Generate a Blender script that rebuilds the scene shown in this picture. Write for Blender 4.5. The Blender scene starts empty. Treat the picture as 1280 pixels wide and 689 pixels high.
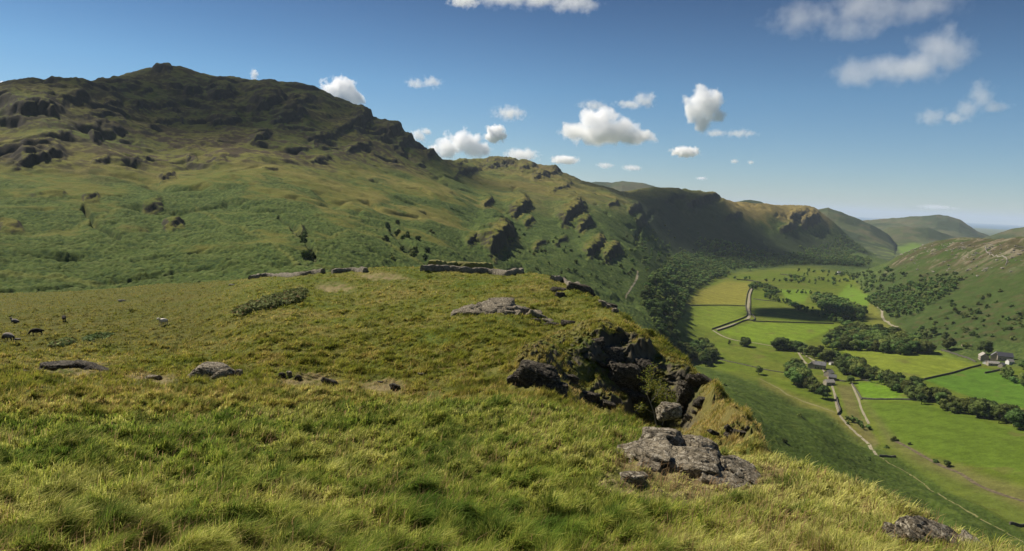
import bpy, bmesh, math, random
import numpy as np
from mathutils import Vector, Matrix

# ------------------------------------------------------------------ camera, sky, sun, exposure
random.seed(7)
RNG = np.random.default_rng(7)
scn = bpy.context.scene
COL = scn.collection
W_, H_, F_ = 1280.0, 689.0, 853.0          # size of the photograph, focal length in its pixels
CZ = 250.0                                  # eye height above the sea
ROLL, PITCH = math.atan(0.05), math.radians(6.58)
fw = np.array([0, math.cos(PITCH), -math.sin(PITCH)])
r0 = np.array([1.0, 0, 0]); u0 = np.array([0, math.sin(PITCH), math.cos(PITCH)])
rt = r0 * math.cos(ROLL) + u0 * math.sin(ROLL)
up = u0 * math.cos(ROLL) - r0 * math.sin(ROLL)
cam_d = bpy.data.cameras.new('camera'); cam = bpy.data.objects.new('camera', cam_d); COL.objects.link(cam)
cam_d.lens = 36 * F_ / W_; cam_d.sensor_width = 36; cam_d.clip_start = 0.2; cam_d.clip_end = 300000
cam.matrix_world = Matrix(((rt[0], up[0], -fw[0], 0), (rt[1], up[1], -fw[1], 0), (rt[2], up[2], -fw[2], CZ), (0, 0, 0, 1)))
scn.camera = cam

SUN_EL, SUN_AZ = math.radians(47), math.radians(-56)      # azimuth from the view direction, left is negative
sun_dir = Vector((math.sin(SUN_AZ) * math.cos(SUN_EL), math.cos(SUN_AZ) * math.cos(SUN_EL), math.sin(SUN_EL)))
sl = bpy.data.lights.new('sun', 'SUN'); sl.energy = 4.0; sl.angle = math.radians(0.5); sl.color = (1.0, 0.92, 0.80)
so = bpy.data.objects.new('sun', sl); COL.objects.link(so)
so.rotation_euler = sun_dir.to_track_quat('Z', 'Y').to_euler(); so.location = (0, 0, 900)
wd = bpy.data.worlds.new('World'); scn.world = wd; wd.use_nodes = True
nt = wd.node_tree; bg = nt.nodes['Background']
sky = nt.nodes.new('ShaderNodeTexSky'); sky.sky_type = 'NISHITA'; sky.sun_disc = False
sky.sun_elevation = SUN_EL; sky.sun_rotation = SUN_AZ
sky.air_density = 1.0; sky.dust_density = 0.0; sky.ozone_density = 4.0; sky.altitude = 250
_g = nt.nodes.new('ShaderNodeTexCoord'); _s = nt.nodes.new('ShaderNodeSeparateXYZ'); nt.links.new(_g.outputs['Generated'], _s.inputs[0])
_r = nt.nodes.new('ShaderNodeValToRGB'); nt.links.new(_s.outputs['Z'], _r.inputs[0]); _e = _r.color_ramp.elements   # deep, polarised summer blue overhead
_e[0].position = 0.0; _e[0].color = (.86, .98, 1.14, 1); _e[1].position = 1.0; _e[1].color = (.40, .55, .75, 1)
for _p, _c in ((.15, (.66, .88, 1.0, 1)), (.28, (.37, .49, .62, 1))): _q = _e.new(_p); _q.color = _c
_m = nt.nodes.new('ShaderNodeMixRGB'); _m.blend_type = 'MULTIPLY'; _m.inputs[0].default_value = 1; nt.links.new(sky.outputs[0], _m.inputs[1]); nt.links.new(_r.outputs[0], _m.inputs[2])
nt.links.new(_m.outputs[0], bg.inputs[0]); bg.inputs[1].default_value = 0.044
vs = scn.view_settings; vs.view_transform = 'Standard'; vs.look = 'None'; vs.exposure = 0.88; vs.gamma = 1; vs.use_curve_mapping = False
cy = scn.cycles
cy.max_bounces = 20; cy.diffuse_bounces = 2; cy.glossy_bounces = 1; cy.transmission_bounces = 2
cy.volume_bounces = 20; cy.transparent_max_bounces = 6; cy.use_denoising = True
cy.volume_step_rate = 1.0; cy.volume_max_steps = 256; cy.caustics_reflective = False; cy.caustics_refractive = False

# ------------------------------------------------------------------ small maths
def rays(px, py):
    px = np.asarray(px, float); py = np.asarray(py, float)
    dx = (px - W_ / 2) / F_; dy = (H_ / 2 - py) / F_
    d = fw[None] + dx.reshape(-1, 1) * rt[None] + dy.reshape(-1, 1) * up[None]
    return np.arctan2(d[:, 0], d[:, 1]), d[:, 2] / np.hypot(d[:, 0], d[:, 1])
def project(x, y, z):
    zz = z - CZ
    dep = np.maximum(x * fw[0] + y * fw[1] + zz * fw[2], 1e-3)
    return W_ / 2 + F_ * (x * rt[0] + y * rt[1] + zz * rt[2]) / dep, H_ / 2 - F_ * (x * up[0] + y * up[1] + zz * up[2]) / dep
def _h(ix, iy, s):
    n = (ix * 374761393 + iy * 668265263 + s * 982451653) & 0xffffffff
    n = ((n ^ (n >> 13)) * 1274126177) & 0xffffffff
    return n ^ (n >> 16)
_GA = np.cos(np.arange(256) * 2 * np.pi / 256).astype(np.float32); _GB = np.sin(np.arange(256) * 2 * np.pi / 256).astype(np.float32)
def perlin(x, y, s=0):
    xf = np.floor(x); yf = np.floor(y); ix = xf.astype(np.int64); iy = yf.astype(np.int64)
    fx = (x - xf).astype(np.float32); fy = (y - yf).astype(np.float32)
    u = fx * fx * fx * (fx * (fx * 6 - 15) + 10); v = fy * fy * fy * (fy * (fy * 6 - 15) + 10)
    def g(a, b):
        h = _h(ix + a, iy + b, s) & 255
        return _GA[h] * (fx - a) + _GB[h] * (fy - b)
    a = g(0, 0); a += u * (g(1, 0) - a); b = g(0, 1); b += u * (g(1, 1) - b)
    return (a + v * (b - a)) * 1.5
def fbm(x, y, o=4, s=0, gain=0.5):
    t = 0; a = 1.0; n = 0
    for k in range(o):
        t = t + a * perlin(x, y, s + k * 17); n += a; a *= gain; x = x * 2.03 + 13.7; y = y * 2.03 - 7.1
    return t / n
def ridged(x, y, o=4, s=0):
    t = 0; a = 1.0; n = 0
    for k in range(o):
        t = t + a * (1 - 2 * np.abs(perlin(x, y, s + k * 23))); n += a; a *= 0.5; x = x * 2.1 + 3.1; y = y * 2.1 + 9.2
    return t / n
def sstep(a, b, x):
    t = np.clip((x - a) / (b - a), 0, 1); return t * t * (3 - 2 * t)
def lerp(a, b, t): return a + (b - a) * t
def mixc(c, c2, m): return c + (np.asarray(c2)[None] - c) * m[:, None]
def inpoly(px, py, poly):
    r = np.zeros(px.shape, bool); n = len(poly); j = n - 1
    for i in range(n):
        xi, yi = poly[i]; xj, yj = poly[j]
        if yi != yj:
            c = ((yi > py) != (yj > py)) & (px < (xj - xi) * (py - yi) / (yj - yi) + xi)
            r ^= c
        j = i
    return r
def distpoly(px, py, line):                  # distance to an open polyline
    d = np.full(px.shape, 1e9)
    for (ax, ay), (bx, by) in zip(line[:-1], line[1:]):
        vx, vy = bx - ax, by - ay; t = np.clip(((px - ax) * vx + (py - ay) * vy) / (vx * vx + vy * vy + 1e-9), 0, 1)
        d = np.minimum(d, np.hypot(px - ax - t * vx, py - ay - t * vy))
    return d
def softpoly(px, py, poly, w):
    d = distpoly(px, py, list(poly) + [poly[0]]); s = np.where(inpoly(px, py, poly), d, -d)
    return sstep(-w, w, s)

# ------------------------------------------------------------------ object helpers
def tag(o, label=None, cat=None, group=None, kind=None):
    if label: o['label'] = label
    if cat: o['category'] = cat
    if group: o['group'] = group
    if kind: o['kind'] = kind
    return o
def link(o, parent=None):
    COL.objects.link(o)
    if parent is not None: o.parent = parent
    return o
def mesh_np(name, V, F, mat=None, col=None, smooth=True, sizes=None):
    """V (n,3); F (m,k) indices, or flat loop list with sizes"""
    me = bpy.data.meshes.new(name); V = np.asarray(V, np.float32)
    F = np.asarray(F, np.int32)
    if sizes is None: sizes = np.full(len(F), F.shape[1], np.int32)
    flat = F.ravel()
    me.vertices.add(len(V)); me.vertices.foreach_set('co', V.ravel())
    me.loops.add(len(flat)); me.loops.foreach_set('vertex_index', flat)
    me.polygons.add(len(sizes)); st = np.zeros(len(sizes), np.int32); st[1:] = np.cumsum(sizes)[:-1]
    me.polygons.foreach_set('loop_start', st)
    me.polygons.foreach_set('use_smooth', np.full(len(sizes), smooth, bool))
    me.update(calc_edges=True)
    if col is not None:
        a = me.color_attributes.new('cover', 'FLOAT_COLOR', 'POINT')
        c = np.ones((len(V), 4), np.float32); c[:, :3] = col; a.data.foreach_set('color', c.ravel())
    if mat: me.materials.append(mat)
    return me
def obj(name, me, parent=None): return link(bpy.data.objects.new(name, me), parent)
def empty(name, loc, rz=0):
    e = bpy.data.objects.new(name, None); e.location = loc; e.rotation_euler = (0, 0, rz); return link(e)
def copy_tree(o, parent=None):
    c = o.copy(); COL.objects.link(c)
    if parent is not None: c.parent = parent
    for ch in [k for k in o.children]: copy_tree(ch, c)
    return c

# ------------------------------------------------------------------ materials
def newmat(name):
    m = bpy.data.materials.new(name); m.use_nodes = True; n = m.node_tree
    b = n.nodes['Principled BSDF']; b.inputs['Roughness'].default_value = 0.9; b.inputs['Specular IOR Level'].default_value = 0.15
    return m, n, b
def ND(n, t, **k):
    a = n.nodes.new(t)
    for p, v in k.items(): setattr(a, p, v)
    return a
def noise_node(n, vec, scale, detail=4, rough=0.6):
    a = ND(n, 'ShaderNodeTexNoise'); a.inputs['Scale'].default_value = scale; a.inputs['Detail'].default_value = detail; a.inputs['Roughness'].default_value = rough
    n.links.new(vec, a.inputs['Vector']); return a
def mathn(n, op, a, b=None, c=None):
    m = ND(n, 'ShaderNodeMath', operation=op)
    for i, v in enumerate((a, b, c)):
        if v is None: continue
        if isinstance(v, (int, float)): m.inputs[i].default_value = v
        else: n.links.new(v, m.inputs[i])
    return m.outputs[0]
def scalecol(n, col, fac):
    v = ND(n, 'ShaderNodeVectorMath', operation='SCALE'); n.links.new(col, v.inputs[0])
    if isinstance(fac, (int, float)): v.inputs['Scale'].default_value = fac
    else: n.links.new(fac, v.inputs['Scale'])
    return v.outputs[0]
def ground_mat(name, scales, amp, bump=0.0, bscale=1.0, rough=0.95, trans=0):
    m, n, b = newmat(name); b.inputs['Roughness'].default_value = rough; b.inputs['Specular IOR Level'].default_value = 0.05
    g = ND(n, 'ShaderNodeNewGeometry'); at = ND(n, 'ShaderNodeVertexColor', layer_name='cover')
    f = None
    for sc in scales:
        q = mathn(n, 'MULTIPLY_ADD', noise_node(n, g.outputs['Position'], sc, 5, 0.65).outputs['Fac'], 2 * amp, 1 - amp)
        f = q if f is None else mathn(n, 'MULTIPLY', f, q)
    n.links.new(scalecol(n, at.outputs['Color'], f), b.inputs['Base Color'])
    if bump:
        bp = ND(n, 'ShaderNodeBump'); bp.inputs['Strength'].default_value = 1; bp.inputs['Distance'].default_value = bump
        n.links.new(noise_node(n, g.outputs['Position'], bscale, 6, 0.7).outputs['Fac'], bp.inputs['Height']); n.links.new(bp.outputs[0], b.inputs['Normal'])
    return m
def rock_mat(name, c1, c2, c3, scale):
    m, n, b = newmat(name)
    tc = ND(n, 'ShaderNodeNewGeometry'); P = tc.outputs['Position']
    n1 = noise_node(n, P, scale, 8, 0.7); n2 = noise_node(n, P, scale * 5, 6, 0.7)
    r = ND(n, 'ShaderNodeValToRGB'); r.color_ramp.elements[0].position = 0.32; r.color_ramp.elements[0].color = (*c1, 1)
    r.color_ramp.elements[1].position = 0.66; r.color_ramp.elements[1].color = (*c2, 1)
    n.links.new(n1.outputs['Fac'], r.inputs[0])
    mx = ND(n, 'ShaderNodeMixRGB'); n.links.new(r.outputs[0], mx.inputs[1]); mx.inputs[2].default_value = (*c3, 1)
    rr = ND(n, 'ShaderNodeMapRange'); rr.inputs[1].default_value = 0.5; rr.inputs[2].default_value = 0.62; n.links.new(n2.outputs['Fac'], rr.inputs[0])
    n.links.new(rr.outputs[0], mx.inputs[0])
    bp = ND(n, 'ShaderNodeBump'); bp.inputs['Strength'].default_value = 0.9; bp.inputs['Distance'].default_value = 0.25 / scale
    vo = ND(n, 'ShaderNodeTexVoronoi', feature='DISTANCE_TO_EDGE'); vo.inputs['Scale'].default_value = scale * 2.2
    mp = ND(n, 'ShaderNodeMapping'); mp.inputs['Scale'].default_value = (1, 1, 2.4); mp.inputs['Rotation'].default_value = (0.3, 0.2, 0)
    nd = noise_node(n, P, scale * 1.1, 4, 0.6); va = ND(n, 'ShaderNodeVectorMath', operation='MULTIPLY_ADD'); n.links.new(nd.outputs['Color'], va.inputs[0]); va.inputs[1].default_value = (1.3 / scale,) * 3; n.links.new(P, va.inputs[2])
    n.links.new(va.outputs[0], mp.inputs[0]); n.links.new(mp.outputs[0], vo.inputs['Vector']); vo.inputs['Scale'].default_value = scale * 2.0
    n3 = noise_node(n, P, scale * 18, 5, 0.75)
    ck = mathn(n, 'MINIMUM', mathn(n, 'MULTIPLY_ADD', vo.outputs['Distance'], 9.0, 0.30), 1.0); fine = mathn(n, 'MULTIPLY_ADD', n3.outputs['Fac'], 1.0, 0.5)
    n.links.new(scalecol(n, mx.outputs[0], mathn(n, 'MULTIPLY', ck, fine)), b.inputs['Base Color'])
    h = mathn(n, 'ADD', mathn(n, 'MULTIPLY', mathn(n, 'MINIMUM', vo.outputs['Distance'], 0.06), 3.5), mathn(n, 'MULTIPLY_ADD', n3.outputs['Fac'], 0.25, mathn(n, 'MULTIPLY', n2.outputs['Fac'], 1.2)))
    n.links.new(h, bp.inputs['Height']); n.links.new(bp.outputs[0], b.inputs['Normal'])
    return m
def leaf_mat(name, trans=0.25, rnd=0.25):
    m, n, b = newmat(name)
    at = ND(n, 'ShaderNodeVertexColor', layer_name='cover'); oi = ND(n, 'ShaderNodeObjectInfo')
    f = mathn(n, 'MULTIPLY_ADD', oi.outputs['Random'], 2 * rnd, 1 - rnd)
    c = scalecol(n, at.outputs['Color'], f)
    hs = ND(n, 'ShaderNodeHueSaturation'); hs.inputs['Saturation'].default_value = 1.0
    n.links.new(mathn(n, 'MULTIPLY_ADD', mathn(n, 'FRACT', mathn(n, 'MULTIPLY', oi.outputs['Random'], 7.31)), 0.07, 0.462), hs.inputs['Hue'])
    n.links.new(c, hs.inputs['Color'])
    n.links.new(hs.outputs[0], b.inputs['Base Color'])
    tr = ND(n, 'ShaderNodeBsdfTranslucent'); n.links.new(hs.outputs[0], tr.inputs[0])
    mx = ND(n, 'ShaderNodeMixShader'); mx.inputs[0].default_value = trans
    n.links.new(b.outputs[0], mx.inputs[1]); n.links.new(tr.outputs[0], mx.inputs[2])
    n.links.new(mx.outputs[0], n.nodes['Material Output'].inputs[0])
    return m
def plain_mat(name, c, c2=None, scale=3.0, rough=0.85):
    m, n, b = newmat(name); b.inputs['Roughness'].default_value = rough
    g = ND(n, 'ShaderNodeNewGeometry')
    r = ND(n, 'ShaderNodeValToRGB'); r.color_ramp.elements[0].color = (*c, 1); r.color_ramp.elements[1].color = (*(c2 or c), 1)
    r.color_ramp.elements[0].position = 0.35; r.color_ramp.elements[1].position = 0.65
    n.links.new(noise_node(n, g.outputs['Position'], scale, 5).outputs['Fac'], r.inputs[0]); n.links.new(r.outputs[0], b.inputs['Base Color'])
    return m

M_KNOLL = ground_mat('turf', (9.0, 1.3, 0.35), 0.30, 0.05, 14)
M_HILL = ground_mat('hill_cover', (0.7, 0.22, 0.06), 0.42, 0.7, 0.7)
M_FAR = ground_mat('far_cover', (0.02, 0.004), 0.35, 4, 0.03)
M_ROCK = rock_mat('lichened_rock', (0.075, 0.062, 0.042), (0.32, 0.27, 0.185), (0.46, 0.41, 0.31), 1.6)
M_CRAG = rock_mat('dark_crag', (0.03, 0.026, 0.02), (0.11, 0.093, 0.066), (0.17, 0.15, 0.11), 1.3)
M_PALE = rock_mat('pale_outcrop', (0.16, 0.145, 0.12), (0.33, 0.30, 0.25), (0.40, 0.37, 0.31), 0.35)
M_WALLSTONE = rock_mat('wall_stone', (0.08, 0.068, 0.048), (0.30, 0.26, 0.19), (0.42, 0.37, 0.28), 1.4)
M_FARWALL = plain_mat('field_wall_stone', (0.055, 0.05, 0.042), (0.12, 0.11, 0.09), 0.8)
M_LEAF = leaf_mat('tree_leaves', 0.25, 0.38)
M_ROWAN = leaf_mat('rowan_leaves', 0.4, 0.0)
M_BARK = plain_mat('bark', (0.06, 0.05, 0.04), (0.14, 0.125, 0.10), 2.0)
M_BLADE = leaf_mat('grass_blades', 0.5, 0.0)
M_TRACK = plain_mat('track_gravel', (0.17, 0.15, 0.09), (0.27, 0.24, 0.17), 0.6)

# ------------------------------------------------------------------ terrain layers
class Layer:
    """height sheet on a polar grid; T = (height above the eye) / distance"""
    def __init__(s, a0, a1, na, rmin, rmax, nr, parts=None):
        s.az = np.linspace(a0, a1, na)
        if parts: s.lv = np.concatenate([np.linspace(math.log(a), math.log(b), k, endpoint=False) for a, b, k in parts] + [[math.log(rmax)]])   # finer rows over the crag
        else: s.lv = np.linspace(math.log(rmin), math.log(rmax), nr)
        s.r = np.exp(s.lv)
        s.X = np.sin(s.az)[:, None] * s.r[None]; s.Y = np.cos(s.az)[:, None] * s.r[None]
    def set(s, T): s.T = T; s.Z = CZ + T * s.r[None]
    def fit(s, ctl, lam=2e-5, KX=2.6):
        P = []
        for c in ctl:
            if len(c) == 4: az, r, z = c[1], c[2], c[3]; P.append((az, math.log(r), z / r))     # ('w', az, r, z)
            else:
                a, t = rays([c[0]], [c[1]]); P.append((a[0], math.log(c[2]), t[0]))
        P = np.array(P); A = P[:, :2] * np.array([KX, 1.0]); n = len(A)
        ph = lambda d2: np.where(d2 > 1e-12, 0.5 * d2 * np.log(np.maximum(d2, 1e-12)), 0)
        d2 = ((A[:, None] - A[None]) ** 2).sum(-1)
        K = np.zeros((n + 3, n + 3)); K[:n, :n] = ph(d2) + lam * np.eye(n)
        K[:n, n] = 1; K[:n, n + 1:] = A; K[n, :n] = 1; K[n + 1:, :n] = A.T
        w = np.linalg.solve(K, np.concatenate([P[:, 2], [0, 0, 0]]))
        ai = np.linspace(s.az[0], s.az[-1], len(s.az) // 3); li = np.linspace(s.lv[0], s.lv[-1], len(s.lv) // 3)
        GA, GL = np.meshgrid(ai * KX, li, indexing='ij'); q = np.stack([GA.ravel(), GL.ravel()], 1); out = np.empty(len(q))
        for i in range(0, len(q), 20000):
            e = q[i:i + 20000]; d2 = ((e[:, None] - A[None]) ** 2).sum(-1); out[i:i + 20000] = ph(d2) @ w[:n] + w[n] + e @ w[n + 1:]
        g = out.reshape(GA.shape)
        g = np.stack([np.interp(s.lv, li, row) for row in g]); g = np.stack([np.interp(s.az, ai, c) for c in g.T], 1)
        s.set(g)
    def pix(s): return project(s.X, s.Y, s.Z)
    def build(s, name, mat, col, mask=None):
        na, nr = s.X.shape; idx = np.arange(na * nr).reshape(na, nr)
        F = np.stack([idx[:-1, :-1], idx[1:, :-1], idx[1:, 1:], idx[:-1, 1:]], -1).reshape(-1, 4)
        if mask is not None: F = F[mask[:-1, :-1].ravel() | mask[1:, 1:].ravel()]
        return obj(name, mesh_np(name, np.stack([s.X, s.Y, s.Z], -1).reshape(-1, 3), F, mat, col))
    def height(s, x, y):
        az = np.arctan2(x, y); lv = np.log(np.maximum(np.hypot(x, y), 1e-3))
        i = np.clip((az - s.az[0]) / (s.az[1] - s.az[0]), 0, len(s.az) - 1.001); j = np.clip(np.interp(lv, s.lv, np.arange(len(s.lv))), 0, len(s.lv) - 1.001)
        i0 = i.astype(int); j0 = j.astype(int); fi = i - i0; fj = j - j0; Z = s.Z
        z = (Z[i0, j0] * (1 - fi) + Z[i0 + 1, j0] * fi) * (1 - fj) + (Z[i0, j0 + 1] * (1 - fi) + Z[i0 + 1, j0 + 1] * fi) * fj
        out = (az < s.az[0]) | (az > s.az[-1]) | (lv < s.lv[0]) | (lv > s.lv[-1])
        return np.where(out, -1e4, z)
    def cast(s, px, py):
        a, t = rays(px, py); res = []
        for az, tt in zip(a, t):
            i = (az - s.az[0]) / (s.az[1] - s.az[0]); i0 = int(np.clip(math.floor(i), 0, len(s.az) - 2)); f = i - i0
            T = s.T[i0] * (1 - f) + s.T[i0 + 1] * f; k = np.argmax(T >= tt)
            if T[k] < tt or k == 0: res.append(1e9); continue
            q = (tt - T[k - 1]) / (T[k] - T[k - 1]); res.append(math.exp(s.lv[k - 1] + q * (s.lv[k] - s.lv[k - 1])))
        return np.array(res)

FLOOR = lambda px, py: None
def hor(px): return 246 + 0.05 * (px - 640)
def fl(px, *pys, z=-180.0):                       # points on the flat valley floor
    return [(px, p, -z * F_ / (p - hor(px))) for p in pys]

ctlF = []
def colF(px, *pd):
    for py, d in pd: ctlF.append((px, py, d))
colF(-200, (689, 6.5), (600, 12.5), (520, 25), (470, 44), (440, 75), (410, 120), (385, 175), (375, 260), (376, 400))
colF(0, (689, 7), (600, 13), (520, 24), (486, 33), (470, 46), (440, 72), (410, 112), (385, 165), (370, 235), (372, 330), (378, 420))
colF(110, (560, 17), (505, 27), (476, 35), (464, 50), (430, 82), (395, 125), (372, 185), (364, 250), (370, 360))
colF(200, (689, 7), (600, 13), (520, 24), (485, 32), (474, 43), (440, 66), (405, 104), (372, 165), (356, 220), (362, 320), (375, 420))
colF(265, (500, 27), (478, 32), (470, 41), (448, 54), (420, 74), (395, 98), (370, 145), (353, 205), (362, 270))
colF(320, (430, 54), (390, 80), (365, 112), (349, 170), (358, 230), (385, 330))
colF(400, (689, 7.2), (600, 12.5), (520, 22), (491, 27), (483, 35), (450, 46), (400, 71), (365, 105), (343, 145), (350, 180), (385, 240), (420, 330))
colF(480, (640, 10), (560, 17), (502, 24.5), (493, 32), (440, 47), (390, 74), (355, 108), (336, 140), (345, 185), (380, 250), (430, 340))
colF(560, (689, 7.5), (600, 12.5), (540, 18.5), (513, 22), (504, 29), (450, 42), (400, 64), (360, 98), (339, 132), (335, 160), (350, 215), (400, 300), (440, 380))
colF(605, (340, 140), (334, 170), (345, 215), (400, 300))
colF(640, (689, 8), (600, 12.8), (540, 18.5), (508, 24), (495, 29), (450, 40), (400, 60), (370, 82), (350, 112), (344, 135), (343, 160), (365, 210), (420, 280), (480, 400))
colF(700, (689, 8), (620, 11.5), (560, 16), (530, 19.5), (512, 29), (470, 41), (420, 56), (390, 74), (362, 100), (352, 116), (362, 150), (410, 210), (500, 330))
colF(740, (545, 18), (522, 32), (505, 42), (480, 44.5), (455, 46), (430, 48), (405, 60), (380, 78), (371, 88), (390, 115), (450, 180))
colF(775, (689, 8.2), (620, 11.8), (570, 16.5), (550, 18.8), (532, 33), (522, 42), (505, 45), (475, 47), (440, 49), (425, 50), (405, 60), (391, 69), (412, 92), (480, 150), (560, 300))
colF(810, (552, 19.5), (546, 40), (530, 46), (505, 47.5), (475, 48.5), (450, 49.5), (432, 51), (422, 54), (417, 58), (440, 75))
colF(850, (689, 8.5), (640, 11.5), (600, 15.5), (565, 20), (548, 23), (545, 42), (528, 46), (505, 47.5), (480, 48.5), (460, 50), (447, 52), (475, 64), (560, 120), (640, 300))
colF(890, (570, 21), (558, 32), (535, 38), (510, 42), (484, 45), (510, 56))
colF(920, (689, 9), (650, 11.5), (615, 15), (593, 18), (578, 25), (555, 31), (530, 36), (511, 39), (545, 52), (620, 90), (720, 250))
colF(950, (600, 17.5), (580, 22), (555, 29), (540, 32), (580, 45))
colF(975, (689, 9.5), (640, 12.5), (604, 17), (589, 20), (577, 22.5), (610, 32), (690, 60), (800, 200))
colF(1050, (689, 10), (650, 13), (625, 16), (611, 18.5), (650, 27), (740, 50), (850, 180))
colF(1140, (689, 11), (660, 13.5), (643, 16), (690, 23), (800, 42), (900, 160))
colF(1235, (740, 9), (700, 11.5), (688, 13), (740, 18), (850, 32), (950, 150))
colF(1330, (800, 8), (745, 10.5), (735, 12), (800, 16), (900, 28), (1000, 140))
for az in (-1.0, -0.7, -0.35, 0, 0.35, 0.7, 1.0):
    ctlF += [('w', az, 1.2, -1.85), ('w', az, 2.5, -2.35 - 0.25 * math.cos(az)), ('w', az, 4.2, -3.0 - 0.15 * math.cos(az))]
for d, z in ((7, -3.8), (13, -5.8), (25, -9), (45, -14), (80, -22), (130, -30), (250, -48), (420, -75)): ctlF.append(('w', -1.0, d, z))
for d, z in ((9, -5.0), (14, -9), (25, -18), (45, -32), (90, -55), (200, -100), (420, -190)): ctlF.append(('w', 1.0, d, z))

ctlM = []
def colM(px, *pd):
    for py, d in pd: ctlM.append((px, py, d))
colM(-200, (420, 150), (372, 250), (330, 400), (285, 560), (230, 800), (175, 1050), (135, 1300), (160, 1800), (215, 2800), (225, 4600))
colM(0, (420, 150), (374, 260), (352, 330), (320, 410), (280, 530), (240, 690), (200, 870), (160, 1040), (115, 1200), (135, 1600), (190, 2400), (225, 4600))
colM(100, (374, 250), (320, 415), (260, 620), (200, 890), (150, 1120), (107, 1350), (135, 1900), (200, 2800))
colM(205, (430, 150), (370, 245), (350, 320), (320, 420), (280, 560), (240, 760), (200, 980), (160, 1250), (120, 1500), (86, 1720), (112, 2200), (170, 3000), (235, 4600))
colM(160, (97, 1600), (125, 2100))
colM(228, (86, 1730), (118, 2250))
colM(255, (97, 1720), (122, 2250))
colM(360, (109, 1660), (132, 2150))
colM(400, (114, 1640), (140, 2120))
colM(300, (365, 240), (345, 320), (310, 430), (270, 580), (230, 780), (200, 980), (170, 1220), (140, 1450), (105, 1680), (128, 2200), (185, 3000))
colM(420, (440, 170), (385, 230), (350, 300), (325, 380), (290, 500), (260, 640), (230, 840), (200, 1080), (170, 1330), (128, 1600), (155, 2100), (225, 3000), (250, 4600))
colM(500, (400, 240), (350, 360), (320, 460), (280, 630), (250, 800), (230, 960), (205, 1200), (185, 1400), (166, 1560), (185, 2000), (235, 3000))
colM(545, (345, 410), (300, 560), (262, 770), (240, 900), (216, 1250), (194, 1500), (200, 1750), (206, 2300), (230, 3000))
colM(568, (203, 1750), (202, 2200), (225, 2900))
colM(590, (400, 320), (345, 450), (310, 570), (280, 720), (255, 900), (238, 1120), (224, 1500), (212, 2100), (202, 2500), (225, 3200), (258, 4600))
colM(660, (470, 330), (380, 450), (345, 530), (310, 650), (285, 800), (262, 960), (245, 1150), (230, 1700), (215, 2200), (203, 2600), (225, 3300))
colM(720, (560, 300), (480, 370), (420, 440), (370, 540), (340, 630), (310, 760), (285, 920), (262, 1100), (245, 1500), (232, 2100), (223, 2500), (245, 3200), (268, 4600))
colM(790, (600, 300), (500, 400), (440, 500), (400, 610), (370, 730), (345, 860), (320, 1050), (295, 1320), (272, 1600), (255, 2100), (243, 2500), (262, 3200))
colM(820, (450, 590), (415, 700), (385, 830), (355, 1020), (330, 1300), (300, 1800), (275, 2150), (250, 2450), (238, 2600), (262, 3300))
colM(850, (620, 300), (545, 400), (490, 520), (468, 650), (452, 755), (425, 870), (390, 1070), (370, 1230), (350, 1430), (330, 1750), (308, 2120), (285, 2350), (262, 2550), (239, 2750), (265, 3500), (276, 4600))
ctlM += fl(900, 466, 440, 400, 370, 350)
colM(900, (620, 260), (560, 330), (515, 410), (495, 500), (480, 610), (336, 1930), (320, 2250), (300, 2450), (280, 2600), (262, 2760), (251, 2870), (278, 3600))
ctlM += fl(960, 483, 460, 420, 380, 350, 335, z=-181)
colM(950, (620, 280), (560, 360), (520, 470))
colM(960, (322, 2480), (308, 2700), (290, 2900), (275, 3000), (257, 3200), (282, 4200), (280, 4600))
ctlM += fl(1020, 505, 470, 420, 380, 345, 330, z=-182)
colM(1020, (700, 230), (620, 320), (580, 390), (545, 470), (316, 3000), (304, 3150), (285, 3300), (264, 3480), (290, 4300), (284, 4600))
colM(1050, (305, 3300), (288, 3500), (300, 4200))
ctlM += fl(1080, 552, 500, 450, 400, 375, 355, 335, z=-183)
colM(1080, (760, 220), (700, 260), (640, 330), (600, 410), (319, 3050), (316, 3500), (312, 4600))
ctlM += fl(1120, 577, 520, 450, 415)
colM(1120, (392, 1230), (372, 1390), (352, 1560), (336, 1710), (322, 1850), (340, 2300), (330, 3300), (318, 4600))
ctlM += fl(1160, 600, 540, 480, 435)
colM(1160, (800, 230), (700, 300), (650, 370), (412, 1050), (382, 1220), (352, 1430), (326, 1650), (307, 1800), (330, 2300), (330, 3300))
ctlM += fl(1200, 622, 560, 500, 443)
colM(1200, (422, 990), (392, 1110), (362, 1270), (332, 1480), (311, 1650), (299, 1750), (320, 2300), (325, 3300), (320, 4600))
ctlM += fl(1280, 668, 600, 520, 460)
colM(1280, (850, 230), (760, 280), (705, 340), (440, 915), (410, 1000), (370, 1130), (330, 1320), (301, 1500), (322, 2000), (328, 3300))
ctlM += fl(1420, 745, 600, 500)
colM(1420, (900, 250), (440, 880), (380, 1000), (320, 1250), (290, 1400), (310, 2000), (325, 4600))

def _far(c):
    px, py, d = c
    f = np.interp(px, [330, 420, 500, 590, 660, 730, 790, 815, 840], [1, 1.08, 1.15, 1.28, 1.36, 1.34, 1.18, 1.06, 1.0])
    return (px, py, d * (1 + (f - 1) * float(sstep(1900, 1000, d)) * float(sstep(260, 420, d))))
ctlM = [_far(c) for c in ctlM]
# ---- near ground
LF = Layer(-1.0, 1.0, 1620, 1.2, 420, 0, [(1.2, 38, 440), (38, 57, 430), (57, 420, 280)]); LF.fit(ctlF)
# ---- hills and valley
LM = Layer(-0.86, 0.86, 1500, 170, 4600, 1000); LM.fit(ctlM)

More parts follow.
